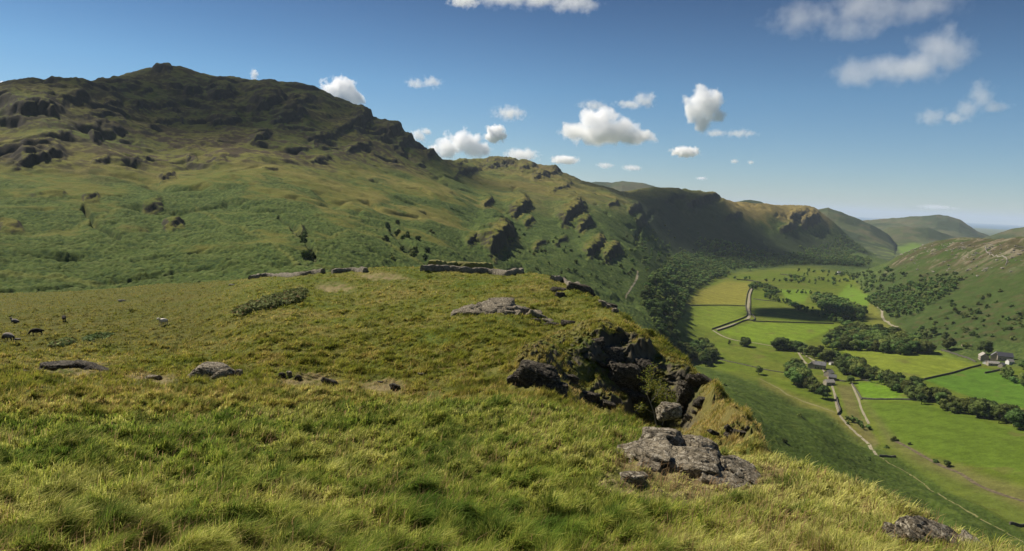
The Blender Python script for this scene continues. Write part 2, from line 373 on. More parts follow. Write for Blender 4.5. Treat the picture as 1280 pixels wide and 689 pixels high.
# ------------------------------------------------------------------ shape and cover of the hills and the valley
bx, by = LM.pix()
X, Y = LM.X, LM.Y
jit = 6 * fbm(X / 45, Y / 45, 3, 5); jx, jy = bx + jit, by + 9 * fbm(X / 45, Y / 45, 4, 9) + 26 * fbm(X / 210, Y / 210, 3, 10)
FOOT = [(846, 348), (850, 380), (843, 402), (850, 425), (850, 452), (900, 465), (950, 478), (1030, 510), (1085, 552), (1140, 580), (1200, 620), (1290, 672),
        (1500, 800), (1500, 470), (1290, 462), (1230, 455), (1180, 443), (1140, 432), (1105, 405), (1085, 372), (1065, 345), (1010, 333), (900, 344)]
m_floor = softpoly(bx, by, FOOT, 5)
m_slope = 1 - m_floor
CRAGS = [ (203, 89, 13, 6, 1.2, 0), # centre x, y, half width, half height, strength, turn (degrees, + faces down to the right)
 (40, 140, 46, 21, 1, 0), (88, 124, 30, 13, .9, 10), (52, 118, 26, 9, .8, 0), (150, 113, 16, 6, .8, 0), (178, 116, 14, 5, .8, 10), (141, 131, 15, 7, 1, 0),
 (192, 133, 38, 9, 1, 0), (131, 146, 32, 7, 1, 0), (130, 158, 30, 6, .8, 0), (211, 152, 22, 8, 1, 0), (277, 120, 20, 11, 1.1, 10), (241, 118, 13, 8, 1, 0),
 (282, 153, 26, 11, 1, 10), (47, 197, 40, 15, 1, 15), (45, 178, 24, 8, .9, 15), (120, 174, 10, 10, 1, 25), (81, 175, 14, 5, 1, 0), (126, 203, 14, 5, 1, 10),
 (178, 201, 18, 4, 1, 10), (210, 222, 13, 6, 1, 15), (240, 198, 8, 4, 1, 0), (274, 202, 12, 4, .9, 0), (334, 130, 24, 15, 1.1, 20), (360, 147, 26, 10, 1, 20),
 (377, 127, 22, 8, .9, 20), (327, 175, 20, 7, 1, 15), (113, 250, 13, 6, .9, 10), (60, 245, 25, 5, .8, 0), (190, 257, 15, 6, .9, 10), (217, 279, 16, 9, 1, 15),
 (167, 287, 24, 6, .7, 0), (13, 280, 20, 8, 1, 0), (337, 213, 12, 4, .8, 0), (460, 143, 26, 13, 1, 25), (494, 163, 25, 12, 1, 30), (507, 177, 22, 8, .9, 30),
 (447, 187, 22, 6, .9, 20), (405, 175, 22, 8, .9, 20), (430, 160, 24, 8, .9, 20), (400, 200, 16, 5, .8, 15), (540, 192, 10, 6, 1, 25), (587, 213, 22, 7, .9, 10), (624, 205, 26, 8, 1, 5),
 (684, 217, 24, 7, 1, 15), (660, 210, 14, 6, .9, 10), (578, 206, 9, 5, .9, 0), (700, 234, 18, 6, .7, 15), (609, 254, 10, 7, 1, 30), (622, 300, 26, 22, 1.25, 38), (590, 298, 12, 9, .8, 30), (650, 261, 18, 13, 1.2, 35),
 (660, 278, 10, 8, .9, 35), (714, 267, 22, 14, 1.2, 35), (730, 281, 14, 11, 1.1, 38), (742, 309, 20, 13, 1.0, 35), (764, 316, 16, 12, 1.1, 38), (700, 300, 12, 6, .7, 35), (674, 306, 12, 6, .7, 35),
 (766, 255, 9, 4, 1, 20), (792, 261, 11, 6, 1, 30), (800, 275, 9, 6, .8, 30), (870, 252, 16, 8, .9, 15), (888, 247, 15, 7, 1, 15), (845, 246, 18, 6, .6, 10), (1000, 270, 18, 8, 1, 10), (1012, 276, 16, 9, 1, 25),
 (985, 284, 14, 6, .9, 20), (915, 270, 14, 5, .8, 20), (374, 290, 9, 12, .6, 30), (388, 322, 10, 5, .6, 10)]
dz = np.zeros_like(X); rockm = np.zeros_like(X)
D_ = LM.r[None] + 0 * X
q1 = fbm(X / 22, Y / 22, 4, 31); q2 = fbm(X / 22 + 50, Y / 22, 4, 37)
for cx, cy_, a, b, k, rot in CRAGS:
    c, s = math.cos(math.radians(rot)), math.sin(math.radians(rot))
    sel = (np.abs(bx - cx) < 2.2 * max(a, b)) & (np.abs(by - cy_) < 3.2 * max(a, b)) & ((by - cy_ < 1.8 * (b + a * abs(s))) & (cy_ - by < 2.6 * (b + a * abs(s))))
    if not sel.any(): continue
    ex, ey = bx[sel] - cx, by[sel] - cy_
    qx = (ex * c - ey * s) / a + 0.35 * q1[sel]; qy = (ex * s + ey * c) / b + 0.45 * q2[sel]
    side = 1 - sstep(0.30, 1.05, np.abs(qx))
    prof = np.where(qy > 0.3, 1 - sstep(0.3, 0.6, qy), 1 - sstep(0.0, 2.4, -(qy - 0.3)))
    h = 0.62 * k * b * D_[sel] / F_ * side * prof
    dz[sel] = np.maximum(dz[sel], h)
    rk = sstep(0.1, 0.5, side) * sstep(-0.75, -0.1, qy) * (1 - sstep(0.75, 1.0, qy))
    rockm[sel] = np.maximum(rockm[sel], rk * min(k, 1))
rug = sstep(232, 182, jy) * sstep(640, 520, bx) * sstep(-0.35, 0.15, fbm(X / 120, Y / 120, 3, 29))                        # broken rocky ground high on the fell
und = fbm(X / 130, Y / 130, 4, 3) * 7 + fbm(X / 38, Y / 38, 3, 8) * 2.6 - 5 * sstep(0.72, 0.95, ridged(X / 110, Y / 170, 2, 19)) * sstep(0, .2, fbm(X / 200, Y / 200, 2, 20) + .1)
near_fade = sstep(200, 420, D_)
z = LM.Z + dz + und * m_slope * near_fade
tq = (LM.Z + und + 16 * fbm(X / 90, Y / 90, 4, 27)) / 21.0; tf = tq - np.floor(tq)
tstep = (sstep(0.55, 0.85, tf) - tf) * 21.0                              # broken rock bands
tm = sstep(-0.04, 0.24, fbm(X / 85, Y / 85, 4, 28))
z += rug * (tstep * 0.95 * tm + ridged(X / 140, Y / 140, 5, 12) * 6 + ridged(X / 24, Y / 24, 4, 15) * 2.0)
skyl = sstep(1650, 2100, D_) * sstep(530, 570, bx) * sstep(1060, 1020, bx) * sstep(262, 235, jy - 0.03 * (bx - 600))
z += skyl * (np.maximum(ridged(X / 150, Y / 150, 5, 33), -.3) * 15 - 7)
bandrock = rug * tm * sstep(0.48, 0.58, tf) * sstep(0.97, 0.85, tf)
crack = ridged(X / 16, Y / 16, 4, 41)
z += rockm * crack * (1.2 + D_ / 700)
rh = softpoly(bx, by, [(1085, 372), (1100, 345), (1125, 318), (1190, 295), (1300, 296), (1400, 440), (1230, 452), (1140, 430)], 8) * sstep(900, 1000, D_)
z += rh * (fbm(X / 60, Y / 60, 4, 77) * 4)
rockR = rh * sstep(352, 318, jy) * sstep(0.12, 0.4, fbm(X / 26, Y / 20, 4, 66) + 0.25 * sstep(0, .3, fbm(X / 120, Y / 120, 2, 67)))
z += rockR * 3.0
# bracken: waist-high, lumpy
n1, n2, n3 = fbm(X / 60, Y / 60, 4, 21), fbm(X / 13, Y / 13, 4, 22), fbm(X / 230, Y / 230, 3, 23)
left = sstep(860, 800, bx) + 0 * X
brk = sstep(-0.12, 0.18, 0.8 * n1 + 0.7 * n3 + 0.25 * n2 + np.clip((jy - 245) / 170, -0.6, 0.35) + 0.35 * sstep(540, 640, bx) * sstep(240, 265, by)) * sstep(205, 235, jy) * m_slope * (1 - rockm)
slopeR = m_slope * sstep(835, 870, bx) * sstep(440, 470, by - 0.28 * (bx - 850) * 0) * sstep(820, 720, D_)   # the slope under the knoll
brk = np.maximum(brk, slopeR)
brk = np.maximum(brk, rh * sstep(-.2, .15, n1 + n3) * (1 - rockR) * 0.8)
wx, wy = X + 2 * fbm(X / 9, Y / 9, 2, 54), Y + 2 * fbm(X / 9, Y / 9, 2, 55)
tex = 0.55 * fbm(X / 2.6, Y / 2.6, 3, 51) + 0.9 * (0.30 - ridged(wx / 5.5, wy / 5.5, 2, 56)) * 0.8
z += brk * (1 - 0.5 * slopeR) * (tex * 1.5 + 1.2 * np.maximum(fbm(X / 6, Y / 6, 3, 53), 0)) * sstep(1800, 500, D_) + (1 - m_floor) * (1 - brk) * fbm(X / 5, Y / 5, 3, 52) * 0.5
zr_ = np.gradient(z, axis=1) / np.gradient(LM.r)[None]; za_ = np.gradient(z, axis=0) / (np.gradient(LM.az)[:, None] * LM.r[None]); stp = np.hypot(zr_, za_)
gul = np.full(X.shape, 1e9)
for gl in ([(352, 268), (366, 284), (379, 298), (394, 324)], [(486, 282), (497, 296), (520, 318), (540, 332)], [(105, 262), (118, 282), (150, 300)], [(820, 262), (800, 285), (795, 305)]): gul = np.minimum(gul, distpoly(jx, by, gl))
gul = sstep(5.0, 0.5, gul); z -= gul * 5.0
LM.set((z - CZ) / LM.r[None])
# cover colours
fx, fy, Df = bx.ravel(), by.ravel(), D_.ravel()
R = lambda a: a.ravel()
c = np.empty((fx.size, 3)); c[:] = (0.108, 0.110, 0.024)
c = mixc(c, (0.155, 0.138, 0.038), R(sstep(-0.1, 0.35, n1 - n3)) * 0.7)
c = mixc(c, (0.060, 0.098, 0.020), R(sstep(0.0, 0.3, n2 + n3)) * 0.5)
c = mixc(c, (0.058, 0.086, 0.019), R(brk) * 0.92)
c = mixc(c, (0.110, 0.130, 0.042), R(brk * sstep(0.0, 0.4, 0.6 * n2 + 0.8 * tex)) * 0.6)
c = mixc(c, (0.022, 0.045, 0.014), R(brk * (1 - slopeR) * sstep(-0.05, -0.42, 0.35 * n2 + 0.9 * tex)) * 0.75)  # shade in the pits between bracken clumps, put into the colour
c = mixc(c, (0.028, 0.034, 0.014), R(gul * sstep(-.5, .2, n2)) * 0.7)
for ln in ([(245, 258), (330, 300), (376, 333)], [(395, 303), (440, 284), (470, 292), (530, 332)], [(150, 352), (60, 345), (0, 340)], [(0, 295), (90, 285), (150, 262)]):
    c = mixc(c, (0.135, 0.140, 0.034), R(sstep(3.0, 0.6, distpoly(bx + 0.5 * jit, by, ln))) * 0.5)
heath = sstep(228, 196, jy) * left * sstep(-0.15, 0.25, n2 + n1)
c = mixc(c, (0.050, 0.041, 0.019), R(heath) * 0.85)
band = sstep(160, 178, jy) * sstep(218, 196, jy) * sstep(560, 440, bx) * sstep(90, 170, bx)
c = mixc(c, (0.060, 0.043, 0.030), R(band * sstep(-0.1, 0.2, n2 + 0.5 * n1)) * 0.55)
moor = sstep(600, 680, bx) * sstep(278, 258, jy) * sstep(-0.5, 0.1, n1 + n2) * sstep(1100, 1500, D_)
c = mixc(c, (0.150, 0.112, 0.040), R(moor) * 0.4)
moor2 = sstep(895, 915, bx) * sstep(1050, 1030, bx) * sstep(290, 270, jy) * sstep(2200, 2500, D_)
c = mixc(c, (0.200, 0.150, 0.050), R(moor2) * 0.75)
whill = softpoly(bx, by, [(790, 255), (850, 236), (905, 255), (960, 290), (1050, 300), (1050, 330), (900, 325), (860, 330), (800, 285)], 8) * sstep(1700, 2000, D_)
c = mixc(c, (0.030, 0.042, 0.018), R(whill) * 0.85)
c = mixc(c, (0.054, 0.080, 0.014), R(slopeR) * 0.95)
c = mixc(c, (0.080, 0.098, 0.022), R(slopeR * sstep(0.0, 0.4, n2 + tex * .5)) * 0.5)
c = mixc(c, (0.034, 0.052, 0.010), R(slopeR * sstep(0.05, -0.35, tex + .4 * n2)) * 0.6)
c = mixc(c, (0.042, 0.064, 0.015), R(rh) * 0.9)
c = mixc(c, (0.070, 0.060, 0.026), R(rh * sstep(0.02, 0.3, n2 + 0.5 * n3)) * 0.6)
c = mixc(c, (0.075, 0.052, 0.034), R(rh * sstep(345, 315, jy) * sstep(-0.2, 0.2, n1)) * 0.6)
c = mixc(c, (0.22, 0.185, 0.13), R(rockR * sstep(-.1, .35, n2 + crack)) * 0.65)
rockm = np.clip(np.maximum(rockm, 0.9 * bandrock) * sstep(0.45, 0.9, stp + 0.15 * n2) + 0.8 * m_slope * sstep(1.3, 1.8, stp) * sstep(780, 740, bx), 0, 1)
c = mixc(c, (0.036, 0.031, 0.024), R(rockm * sstep(-0.8, 0.0, crack + n2)) * 0.9)
c = mixc(c, (0.085, 0.075, 0.058), R(rockm * sstep(0.1, 0.5, crack - n2)) * 0.35)
c = mixc(c, (0.045, 0.040, 0.031), R(rug * sstep(0.1, 0.45, ridged(X / 24, Y / 24, 4, 15)) * sstep(0.4, 0.8, stp)) * 0.8)
# valley floor: meadows
fm = R(m_floor)
c = mixc(c, (0.082, 0.112, 0.012), fm)
c = mixc(c, (0.108, 0.122, 0.020), fm * R(sstep(-0.2, 0.5, n1 + n3)) * 0.7)
c = mixc(c, (0.070, 0.098, 0.012), fm * R(sstep(0.05, 0.4, n2)) * 0.6)
def field(poly, colr, s=1.0, w=2.0):
    global c
    c = mixc(c, colr, R(softpoly(bx, by, poly, w)) * s * np.clip(fm + 0.6, 0, 1))
field([(858, 381), (872, 364), (893, 357), (905, 352), (938, 353), (937, 366), (933, 381)], (0.180, 0.165, 0.030), 0.8, 3)
field([(856, 383), (932, 383), (934, 399), (895, 412), (846, 408)], (0.120, 0.160, 0.018), 0.7)
field([(941, 403), (1050, 407), (1010, 425), (985, 434), (945, 428), (900, 415)], (0.120, 0.180, 0.016), 0.7)
field([(975, 362), (1015, 362), (1005, 378), (985, 376)], (0.115, 0.185, 0.018), 0.8)
field([(1050, 438), (1140, 440), (1175, 438), (1222, 458), (1155, 474), (1090, 462)], (0.135, 0.165, 0.020), 0.8)
field([(1155, 475), (1225, 459), (1300, 478), (1300, 515), (1215, 497)], (0.062, 0.125, 0.014), 0.9)
field([(1070, 478), (1095, 478), (1148, 501), (1078, 500)], (0.095, 0.175, 0.014), 0.8)
field([(1080, 503), (1150, 503), (1290, 540), (1290, 600), (1190, 575), (1105, 550)], (0.072, 0.112, 0.012), 0.85, 4)
field([(1100, 560), (1190, 590), (1290, 640), (1290, 672), (1210, 625)], (0.080, 0.102, 0.018), 0.8, 5)
field([(1046, 482), (1064, 482), (1076, 520), (1100, 555), (1090, 562), (1060, 520)], (0.110, 0.098, 0.036), 0.8, 3)
field([(1076, 495), (1110, 556), (1150, 580), (1290, 640), (1290, 612), (1160, 572), (1120, 550)], (0.125, 0.100, 0.045), 0.5, 7)
field([(950, 474), (1000, 496), (1045, 513), (1088, 550), (1080, 556), (1030, 515), (950, 482)], (0.145, 0.125, 0.035), 0.65, 5)
field([(1085, 372), (1120, 405), (1145, 430), (1105, 420), (1080, 400)], (0.135, 0.130, 0.028), 0.6, 5)
field([(1130, 432), (1190, 443), (1232, 454), (1180, 447), (1120, 436)], (0.080, 0.120, 0.020), 0.7, 4)
field([(1060, 356), (1090, 372), (1080, 390), (1045, 372)], (0.100, 0.170, 0.018), 0.8, 3)
dirt = R(distpoly(bx, by, [(797, 342), (795, 350), (783, 369)]))
c = mixc(c, (0.28, 0.24, 0.14), sstep(1.1, 0.5, dirt) * R(m_slope))
mow = np.sin(R(X * 0.9 + Y * 0.35) / 3.2)
c *= (1 + 0.05 * mow * fm)[:, None] * (1 + 0.04 * fm[:, None]) * (1 + fm[:, None] * 0.22 * R(fbm(X / 7, Y / 7, 4, 191))[:, None])
c = mixc(c, (0.105, 0.098, 0.028), fm * R(sstep(0.28, 0.45, fbm(X / 34, Y / 34, 4, 192))) * 0.6)
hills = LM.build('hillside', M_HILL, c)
tag(hills, 'green fell and craggy valley sides around the flat valley meadows', kind='structure')

# ------------------------------------------------------------------ near ground
X, Y = LF.X, LF.Y; bx, by = LF.pix(); D_ = LF.r[None] + 0 * X
az_, lr_ = LF.az[:, None] + 0 * X, LF.lv[None] + 0 * X
CLIFF = [(690, 420), (745, 405), (775, 418), (800, 432), (850, 450), (880, 478), (905, 510), (950, 545), (960, 580), (900, 575), (850, 540), (800, 540), (740, 520), (690, 500), (640, 480), (645, 445)]
cj = fbm(X / 1.6, Y / 1.6, 4, 61); cl = softpoly(bx + 10 * cj, by + 10 * fbm(X / 1.6 + 9, Y / 1.6, 3, 62), CLIFF, 10) * sstep(24, 29, D_) * sstep(75, 62, D_)
ledge = ridged(X / 3.2, Y / 3.2, 4, 63)
z = LF.Z.copy()
z += 0.35 * fbm(X / 7, Y / 7, 3, 71) * sstep(5, 20, D_) + 1.0 * fbm(X / 28, Y / 28, 3, 72) * sstep(40, 110, D_)
tus = fbm(X / 0.62, Y / 0.62, 3, 73); tus2 = fbm(X / 1.4, Y / 1.4, 3, 74)
z += np.clip(tus, -0.35, 1) * 0.26 * sstep(4, 9, D_) * sstep(60, 25, D_) + np.clip(tus2, -0.35, 1) * 0.42 * sstep(20, 45, D_) * (1 - cl)
_gx = np.gradient(LF.Z, axis=1) / np.gradient(LF.r)[None]; _gy = np.gradient(LF.Z, axis=0) / (np.gradient(LF.az)[:, None] * LF.r[None]); flat_ = sstep(1.3, 0.4, np.hypot(_gx, _gy))
uu, ww = LF.az[:, None] * 46 + 0 * X, LF.Z                                  # metres across and up the face
cj2 = fbm(uu / 1.5, ww / 1.1, 4, 161); cj3 = ridged(uu / 2.6 + 0.5 * ww, ww / 1.3, 4, 162)
z += cl * flat_ * (ledge * 0.7 + 0.10 * ridged(X / 0.9, Y / 0.9, 3, 64))
CR2 = [(672, 462, 24, 22, 1.0, 10), (765, 428, 22, 16, .9, 10), (800, 440, 22, 20, 1.1, 25), (725, 410, 20, 8, .6, 5), (700, 405, 14, 8, .5, 0), (735, 492, 24, 14, .7, 15),
       (705, 500, 14, 10, .6, 0), (775, 505, 22, 14, .8, 15), (890, 495, 18, 12, .8, 30), (925, 530, 22, 12, .8, 30), (716, 368, 22, 7, .8, 20), (745, 380, 14, 6, .7, 20), (756, 412, 12, 8, .6, 20)]
cm = np.zeros_like(X)
for cx, cy_, a, b, k, rot in CR2:
    co, si = math.cos(math.radians(rot)), math.sin(math.radians(rot))
    sel = (np.abs(bx - cx) < 1.7 * a) & (np.abs(by - cy_) < 1.7 * a) & (D_ > 26) & (D_ < 120)
    ex, ey = bx[sel] - cx, by[sel] - cy_
    qx = (ex * co - ey * si) / a + 0.5 * cj[sel]; qy = (ex * si + ey * co) / b + 0.5 * ledge[sel]
    side = 1 - sstep(0.5, 1.0, np.abs(qx)); prof = np.where(qy > 0.3, 1 - sstep(0.3, 0.7, qy), 1 - sstep(0, 1.3, -(qy - 0.3)))
    z[sel] += 0.55 * k * b * D_[sel] / F_ * side * prof
    cm[sel] = np.maximum(cm[sel], side * sstep(-0.4, 0.1, qy) * (1 - sstep(0.75, 1.05, qy)))
LF.set((z - CZ) / LF.r[None])
hz = CZ + LF.T * LF.r[None]
# slope-driven bare rock on the crag
gx = np.gradient(z, axis=1) / np.gradient(LF.r)[None]; gy = np.gradient(z, axis=0) / (np.gradient(LF.az)[:, None] * LF.r[None])
steep = np.hypot(gx, gy)
bare = np.clip(np.maximum(cm * 0.9, cl * 1.0) * sstep(0.75, 1.35, steep - 1.1 * cj2 - 0.35 * sstep(770, 720, bx)), 0, 1) * (1 - 0.9 * sstep(852, 880, bx + 8 * cj))
SOIL = [(755, 590), (800, 572), (860, 590), (930, 605), (960, 590), (985, 590), (970, 610), (900, 625), (850, 640), (790, 640), (745, 615)]
soil = softpoly(bx + 8 * tus, by + 8 * tus2, SOIL, 8) * sstep(25, 22, D_)
for ex, ey, ew, eh in ((95, 462, 60, 12), (190, 474, 40, 8), (385, 476, 45, 8), (480, 484, 36, 9), (480, 347, 40, 4), (420, 358, 30, 5), (1165, 668, 40, 18)):
    soil = np.maximum(soil, 1 - sstep(0.5, 1.1, np.hypot((bx - ex) / ew, (by - ey) / eh) + 0.3 * tus))
soil *= (1 - bare)
g1, g2, g3 = fbm(X / 11, Y / 11, 3, 81), fbm(X / 2.0, Y / 2.0, 3, 82), fbm(X / 45, Y / 45, 3, 83)
dry = np.clip(0.47 + 0.55 * g2 + 0.5 * g1 + 0.25 * g3 + 0.30 * sstep(700, 960, bx) + 0.25 * cl, 0, 1)
def turf(shape_only=None):
    c = np.empty((X.size, 3)); c[:] = (0.075, 0.095, 0.018)
    c = mixc(c, (0.160, 0.130, 0.042), R(dry) * 0.75)
    c = mixc(c, (0.050, 0.085, 0.014), R(sstep(0.1, 0.45, g2 - g1)) * 0.6)
    c = mixc(c, (0.21, 0.165, 0.085), R(soil * sstep(-.5, .4, g2 + tus)) * 0.85)
    c = mixc(c, (0.052, 0.045, 0.033), R(bare) * 0.92)
    c = mixc(c, (0.12, 0.105, 0.075), R(bare * sstep(0.0, 0.5, cj3)) * 0.5)
    return c
cF = turf()
# broken rock face: push it in and out as well as up and down
out = cl * sstep(0.4, 0.9, steep) * (cj3 * 1.0 + 0.5 * cj2 + 0.22 * ridged(uu / 0.5, ww / 0.35, 3, 163) + 0.6 * np.floor(2.2 * fbm(uu / 3, ww / 2.2, 2, 164)) / 2.2)
Z_keep = LF.Z.copy(); X_keep, Y_keep = LF.X, LF.Y
LF.X = LF.X - np.sin(LF.az)[:, None] * out; LF.Y = LF.Y - np.cos(LF.az)[:, None] * out
moorF = sstep(330, 235, bx + 14 * g1) * sstep(448, 425, by + 10 * g2); cF = mixc(cF, (0.078, 0.076, 0.020), R(moorF) * 0.65)
knoll = LF.build('ground', M_KNOLL, cF)
LF.X, LF.Y = X_keep, Y_keep
tag(knoll, 'grassy knoll and saddle in front with a broken crag on its edge', kind='structure')

# ------------------------------------------------------------------ far hills, plain and sea
LC = Layer(-0.2, 0.86, 900, 2600, 26000, 420)
zb = -200 - 52 * sstep(3500, 17000, LC.r)[None] + 0 * LC.X
TC = zb.copy()
RIDGES = [  # distance, depth, skyline
 (6200, 900, [(640, 246), (690, 236), (722, 230), (745, 227), (765, 228), (778, 226), (800, 230), (825, 235), (850, 240), (880, 252), (905, 262)]),
 (4600, 600, [(880, 262), (900, 255), (912, 252), (930, 250), (950, 252), (968, 259), (985, 268), (1000, 280)]),
 (5000, 800, [(985, 280), (1005, 268), (1022, 263), (1035, 261), (1050, 265), (1068, 272), (1088, 281), (1105, 292), (1120, 303)]),
 (7400, 1100, [(1040, 281), (1070, 276), (1100, 275), (1120, 274), (1142, 272), (1160, 271), (1172, 270), (1185, 272), (1200, 276), (1212, 283), (1222, 290), (1235, 296), (1250, 304)]),
 (4600, 500, [(1215, 304), (1235, 296), (1250, 291), (1264, 287), (1275, 286), (1290, 284), (1330, 282), (1400, 290)]),
 (5600, 500, [(1085, 296), (1110, 286), (1130, 283), (1160, 287), (1185, 297), (1210, 304)])]
for D0, wdt, sky_l in RIDGES:
    p = np.array(sky_l, float); a, t = rays(p[:, 0], p[:, 1]); pk = np.interp(LC.az, a, t * D0, left=-9999, right=-9999)
    edge = sstep(a[0] - .015, a[0] + .01, LC.az) * sstep(a[-1] + .015, a[-1] - .01, LC.az)
    pk = np.where(pk < -9000, -260, pk)
    q = (LC.r[None] - D0) / wdt
    TC = np.maximum(TC, zb + np.maximum(pk[:, None] - zb, 0) * edge[:, None] * np.exp(-np.abs(q) ** 1.5 * 1.4))
hgt = np.clip((TC - zb) / 60, 0, 1)
TC += hgt * (fbm(LC.X / 500, LC.Y / 500, 4, 5) * 30 + ridged(LC.X / 160, LC.Y / 160, 4, 6) * 8)
LC.set(TC / LC.r[None])
n1, n2 = R(fbm(LC.X / 400, LC.Y / 400, 4, 91)), R(fbm(LC.X / 90, LC.Y / 90, 3, 92))
c = np.empty((LC.X.size, 3)); c[:] = (0.060, 0.075, 0.028)
c = mixc(c, (0.030, 0.045, 0.018), sstep(-0.05, 0.2, n1) * 0.85); c = mixc(c, (0.10, 0.085, 0.045), sstep(0.0, 0.3, n2 - n1) * R(hgt) * 0.6)
c = mixc(c, (0.14, 0.18, 0.04), sstep(0.1, 0.25, n2) * (1 - R(hgt)) * 0.8)
cbx, cby = LC.pix()
c = mixc(c, (0.105, 0.165, 0.020), R(softpoly(cbx, cby, [(1122, 309), (1140, 304), (1162, 307), (1150, 320), (1128, 320)], 3)))
tag(LC.build('far_hills', M_FAR, c), 'distant blue-green hills and coastal plain at the valley mouth', kind='structure')
def polar_sheet(name, mat, z, a0, a1, r_in, r_out, kind):
    az = np.linspace(a0, a1, 80); rr = np.geomspace(r_in, r_out, 60)
    V = np.stack([np.sin(az)[:, None] * rr, np.cos(az)[:, None] * rr, np.full((80, 60), z)], -1).reshape(-1, 3)
    i = np.arange(4800).reshape(80, 60); F = np.stack([i[:-1, :-1], i[1:, :-1], i[1:, 1:], i[:-1, 1:]], -1).reshape(-1, 4)
    return tag(obj(name, mesh_np(name, V, F, mat)), kind=kind)
m, n, b = newmat('sea_water'); n.nodes.remove(b); b = ND(n, 'ShaderNodeBsdfDiffuse'); b.inputs[0].default_value = (0.035, 0.105, 0.19, 1); n.links.new(b.outputs[0], n.nodes['Material Output'].inputs[0])
polar_sheet('sea', m, -3.5, -1.2, 1.2, 5000, 62000, 'structure')['label'] = 'strip of blue sea on the horizon beyond the coast'

def cast(px, py, layer=None):
    """point of the ground seen at each pixel of the photograph"""
    px = np.atleast_1d(np.asarray(px, float)); py = np.atleast_1d(np.asarray(py, float)); a, t = rays(px, py)
    r = np.full(len(px), 1e9)
    for L in ([layer] if layer else [LF, LM]): r = np.minimum(r, L.cast(px, py))
    for _ in range(60):                       # a point just above a skyline slides down onto it
        bad = r > 1e8
        if not bad.any(): break
        py = py + bad * 0.75; a, t = rays(px, py)
        for L in ([layer] if layer else [LF, LM]): r[bad] = np.minimum(r[bad], L.cast(px[bad], py[bad]))
    return np.stack([np.sin(a) * r, np.cos(a) * r, CZ + t * r], 1)
def gz(x, y, L=LM): return L.height(np.atleast_1d(np.asarray(x, float)), np.atleast_1d(np.asarray(y, float)))
def castM(pts): return cast([p[0] for p in pts], [p[1] for p in pts], LM)
def castF(pts): return cast([p[0] for p in pts], [p[1] for p in pts], LF)
# ------------------------------------------------------------------ tracks on the valley floor
def smooth_line(P, step):
    """resample a polyline with rounded corners"""
    P = np.asarray(P, float); out = []
    Q = np.vstack([2 * P[0] - P[1], P, 2 * P[-1] - P[-2]])
    for i in range(1, len(Q) - 2):
        n = max(2, int(np.linalg.norm((Q[i + 1] - Q[i])[:2]) / step)); t = np.linspace(0, 1, n, endpoint=False)[:, None]
        out.append(0.5 * ((2 * Q[i]) + (Q[i + 1] - Q[i - 1]) * t + (2 * Q[i - 1] - 5 * Q[i] + 4 * Q[i + 1] - Q[i + 2]) * t ** 2 + (3 * Q[i] - Q[i - 1] - 3 * Q[i + 1] + Q[i + 2]) * t ** 3))
    return np.vstack(out + [Q[-2][None]])
def track(name, pts, width, label, lift=0.12, mat=None):
    P = smooth_line(castM(pts)[:, :2], 3.0)
    T = np.gradient(P, axis=0); T /= np.linalg.norm(T, axis=1)[:, None] + 1e-9; N = np.stack([-T[:, 1], T[:, 0]], 1)
    k = np.arange(len(P)); w = width * (1 + 0.35 * fbm(k / 5.0, k * 0 + 3.3, 2, 4))
    cols = [-0.5, -0.17, 0.17, 0.5]; V = []
    for cc in cols:
        q = P + N * (w * cc)[:, None]; V.append(np.column_stack([q, gz(q[:, 0], q[:, 1]) + lift]))
    V = np.stack(V, 1).reshape(-1, 3); i = np.arange(len(P) * 4).reshape(-1, 4)
    F = np.stack([i[:-1, :-1], i[1:, :-1], i[1:, 1:], i[:-1, 1:]], -1).reshape(-1, 4)
    return tag(obj(name, mesh_np(name, V, F, mat or M_TRACK)), label, 'track', kind='structure')
track('road', [(891, 413), (905, 421), (922, 426), (945, 429), (972, 434), (996, 438), (1006, 444), (1022, 454)], 2.7, 'pale gravel road crossing the meadows to the farm')
track('track', [(896, 412), (915, 406), (932, 400), (937, 394), (935, 385), (936, 376), (937, 368), (940, 360)], 4.5, 'walled grassy lane running up the middle of the meadows')
track('track', [(1022, 454), (1031, 466), (1038, 478), (1043, 492), (1046, 508), (1050, 520), (1062, 534), (1076, 546), (1087, 557), (1096, 570)], 2.0, 'pale lane leaving the farm towards the foot of the bracken slope')
track('track', [(1094, 374), (1097, 382), (1102, 388), (1103, 396), (1110, 403), (1122, 409)], 3.6, 'pale winding track at the foot of the right-hand hill')
track('path', [(1064, 478), (1068, 488), (1073, 499), (1077, 512), (1086, 530)], 1.8, 'narrow pale path between two small meadows')
track('path', [(998, 441), (1003, 449), (1008, 455)], 2.4, 'short pale path beside the road by the farm')
M_BANK = plain_mat('brown_bank', (0.06, 0.05, 0.03), (0.14, 0.11, 0.06), 0.4)
track('stream_bank', [(1120, 552), (1136, 560), (1155, 571), (1178, 583), (1200, 592), (1222, 606), (1248, 617), (1290, 630)], 2.6, 'dark sunken stream bed winding through the lower meadows', mat=M_BANK)
M_PATHG = plain_mat('worn_grass', (0.11, 0.12, 0.035), (0.18, 0.16, 0.07), 0.5)
track('path', [(1100, 572), (1120, 584), (1150, 602), (1180, 622), (1210, 640), (1250, 662), (1290, 684)], 1.1, 'worn path along the foot of the bracken slope', mat=M_PATHG)
track('path', [(950, 474), (970, 484), (985, 494), (1000, 500), (1020, 507), (1044, 516)], 2.2, 'brown worn path along the top of the bracken slope', mat=M_PATHG)
track('path', [(797, 341), (797, 347), (792, 356), (784, 368)], 1.5, 'pale footpath climbing the hillside above the wood')

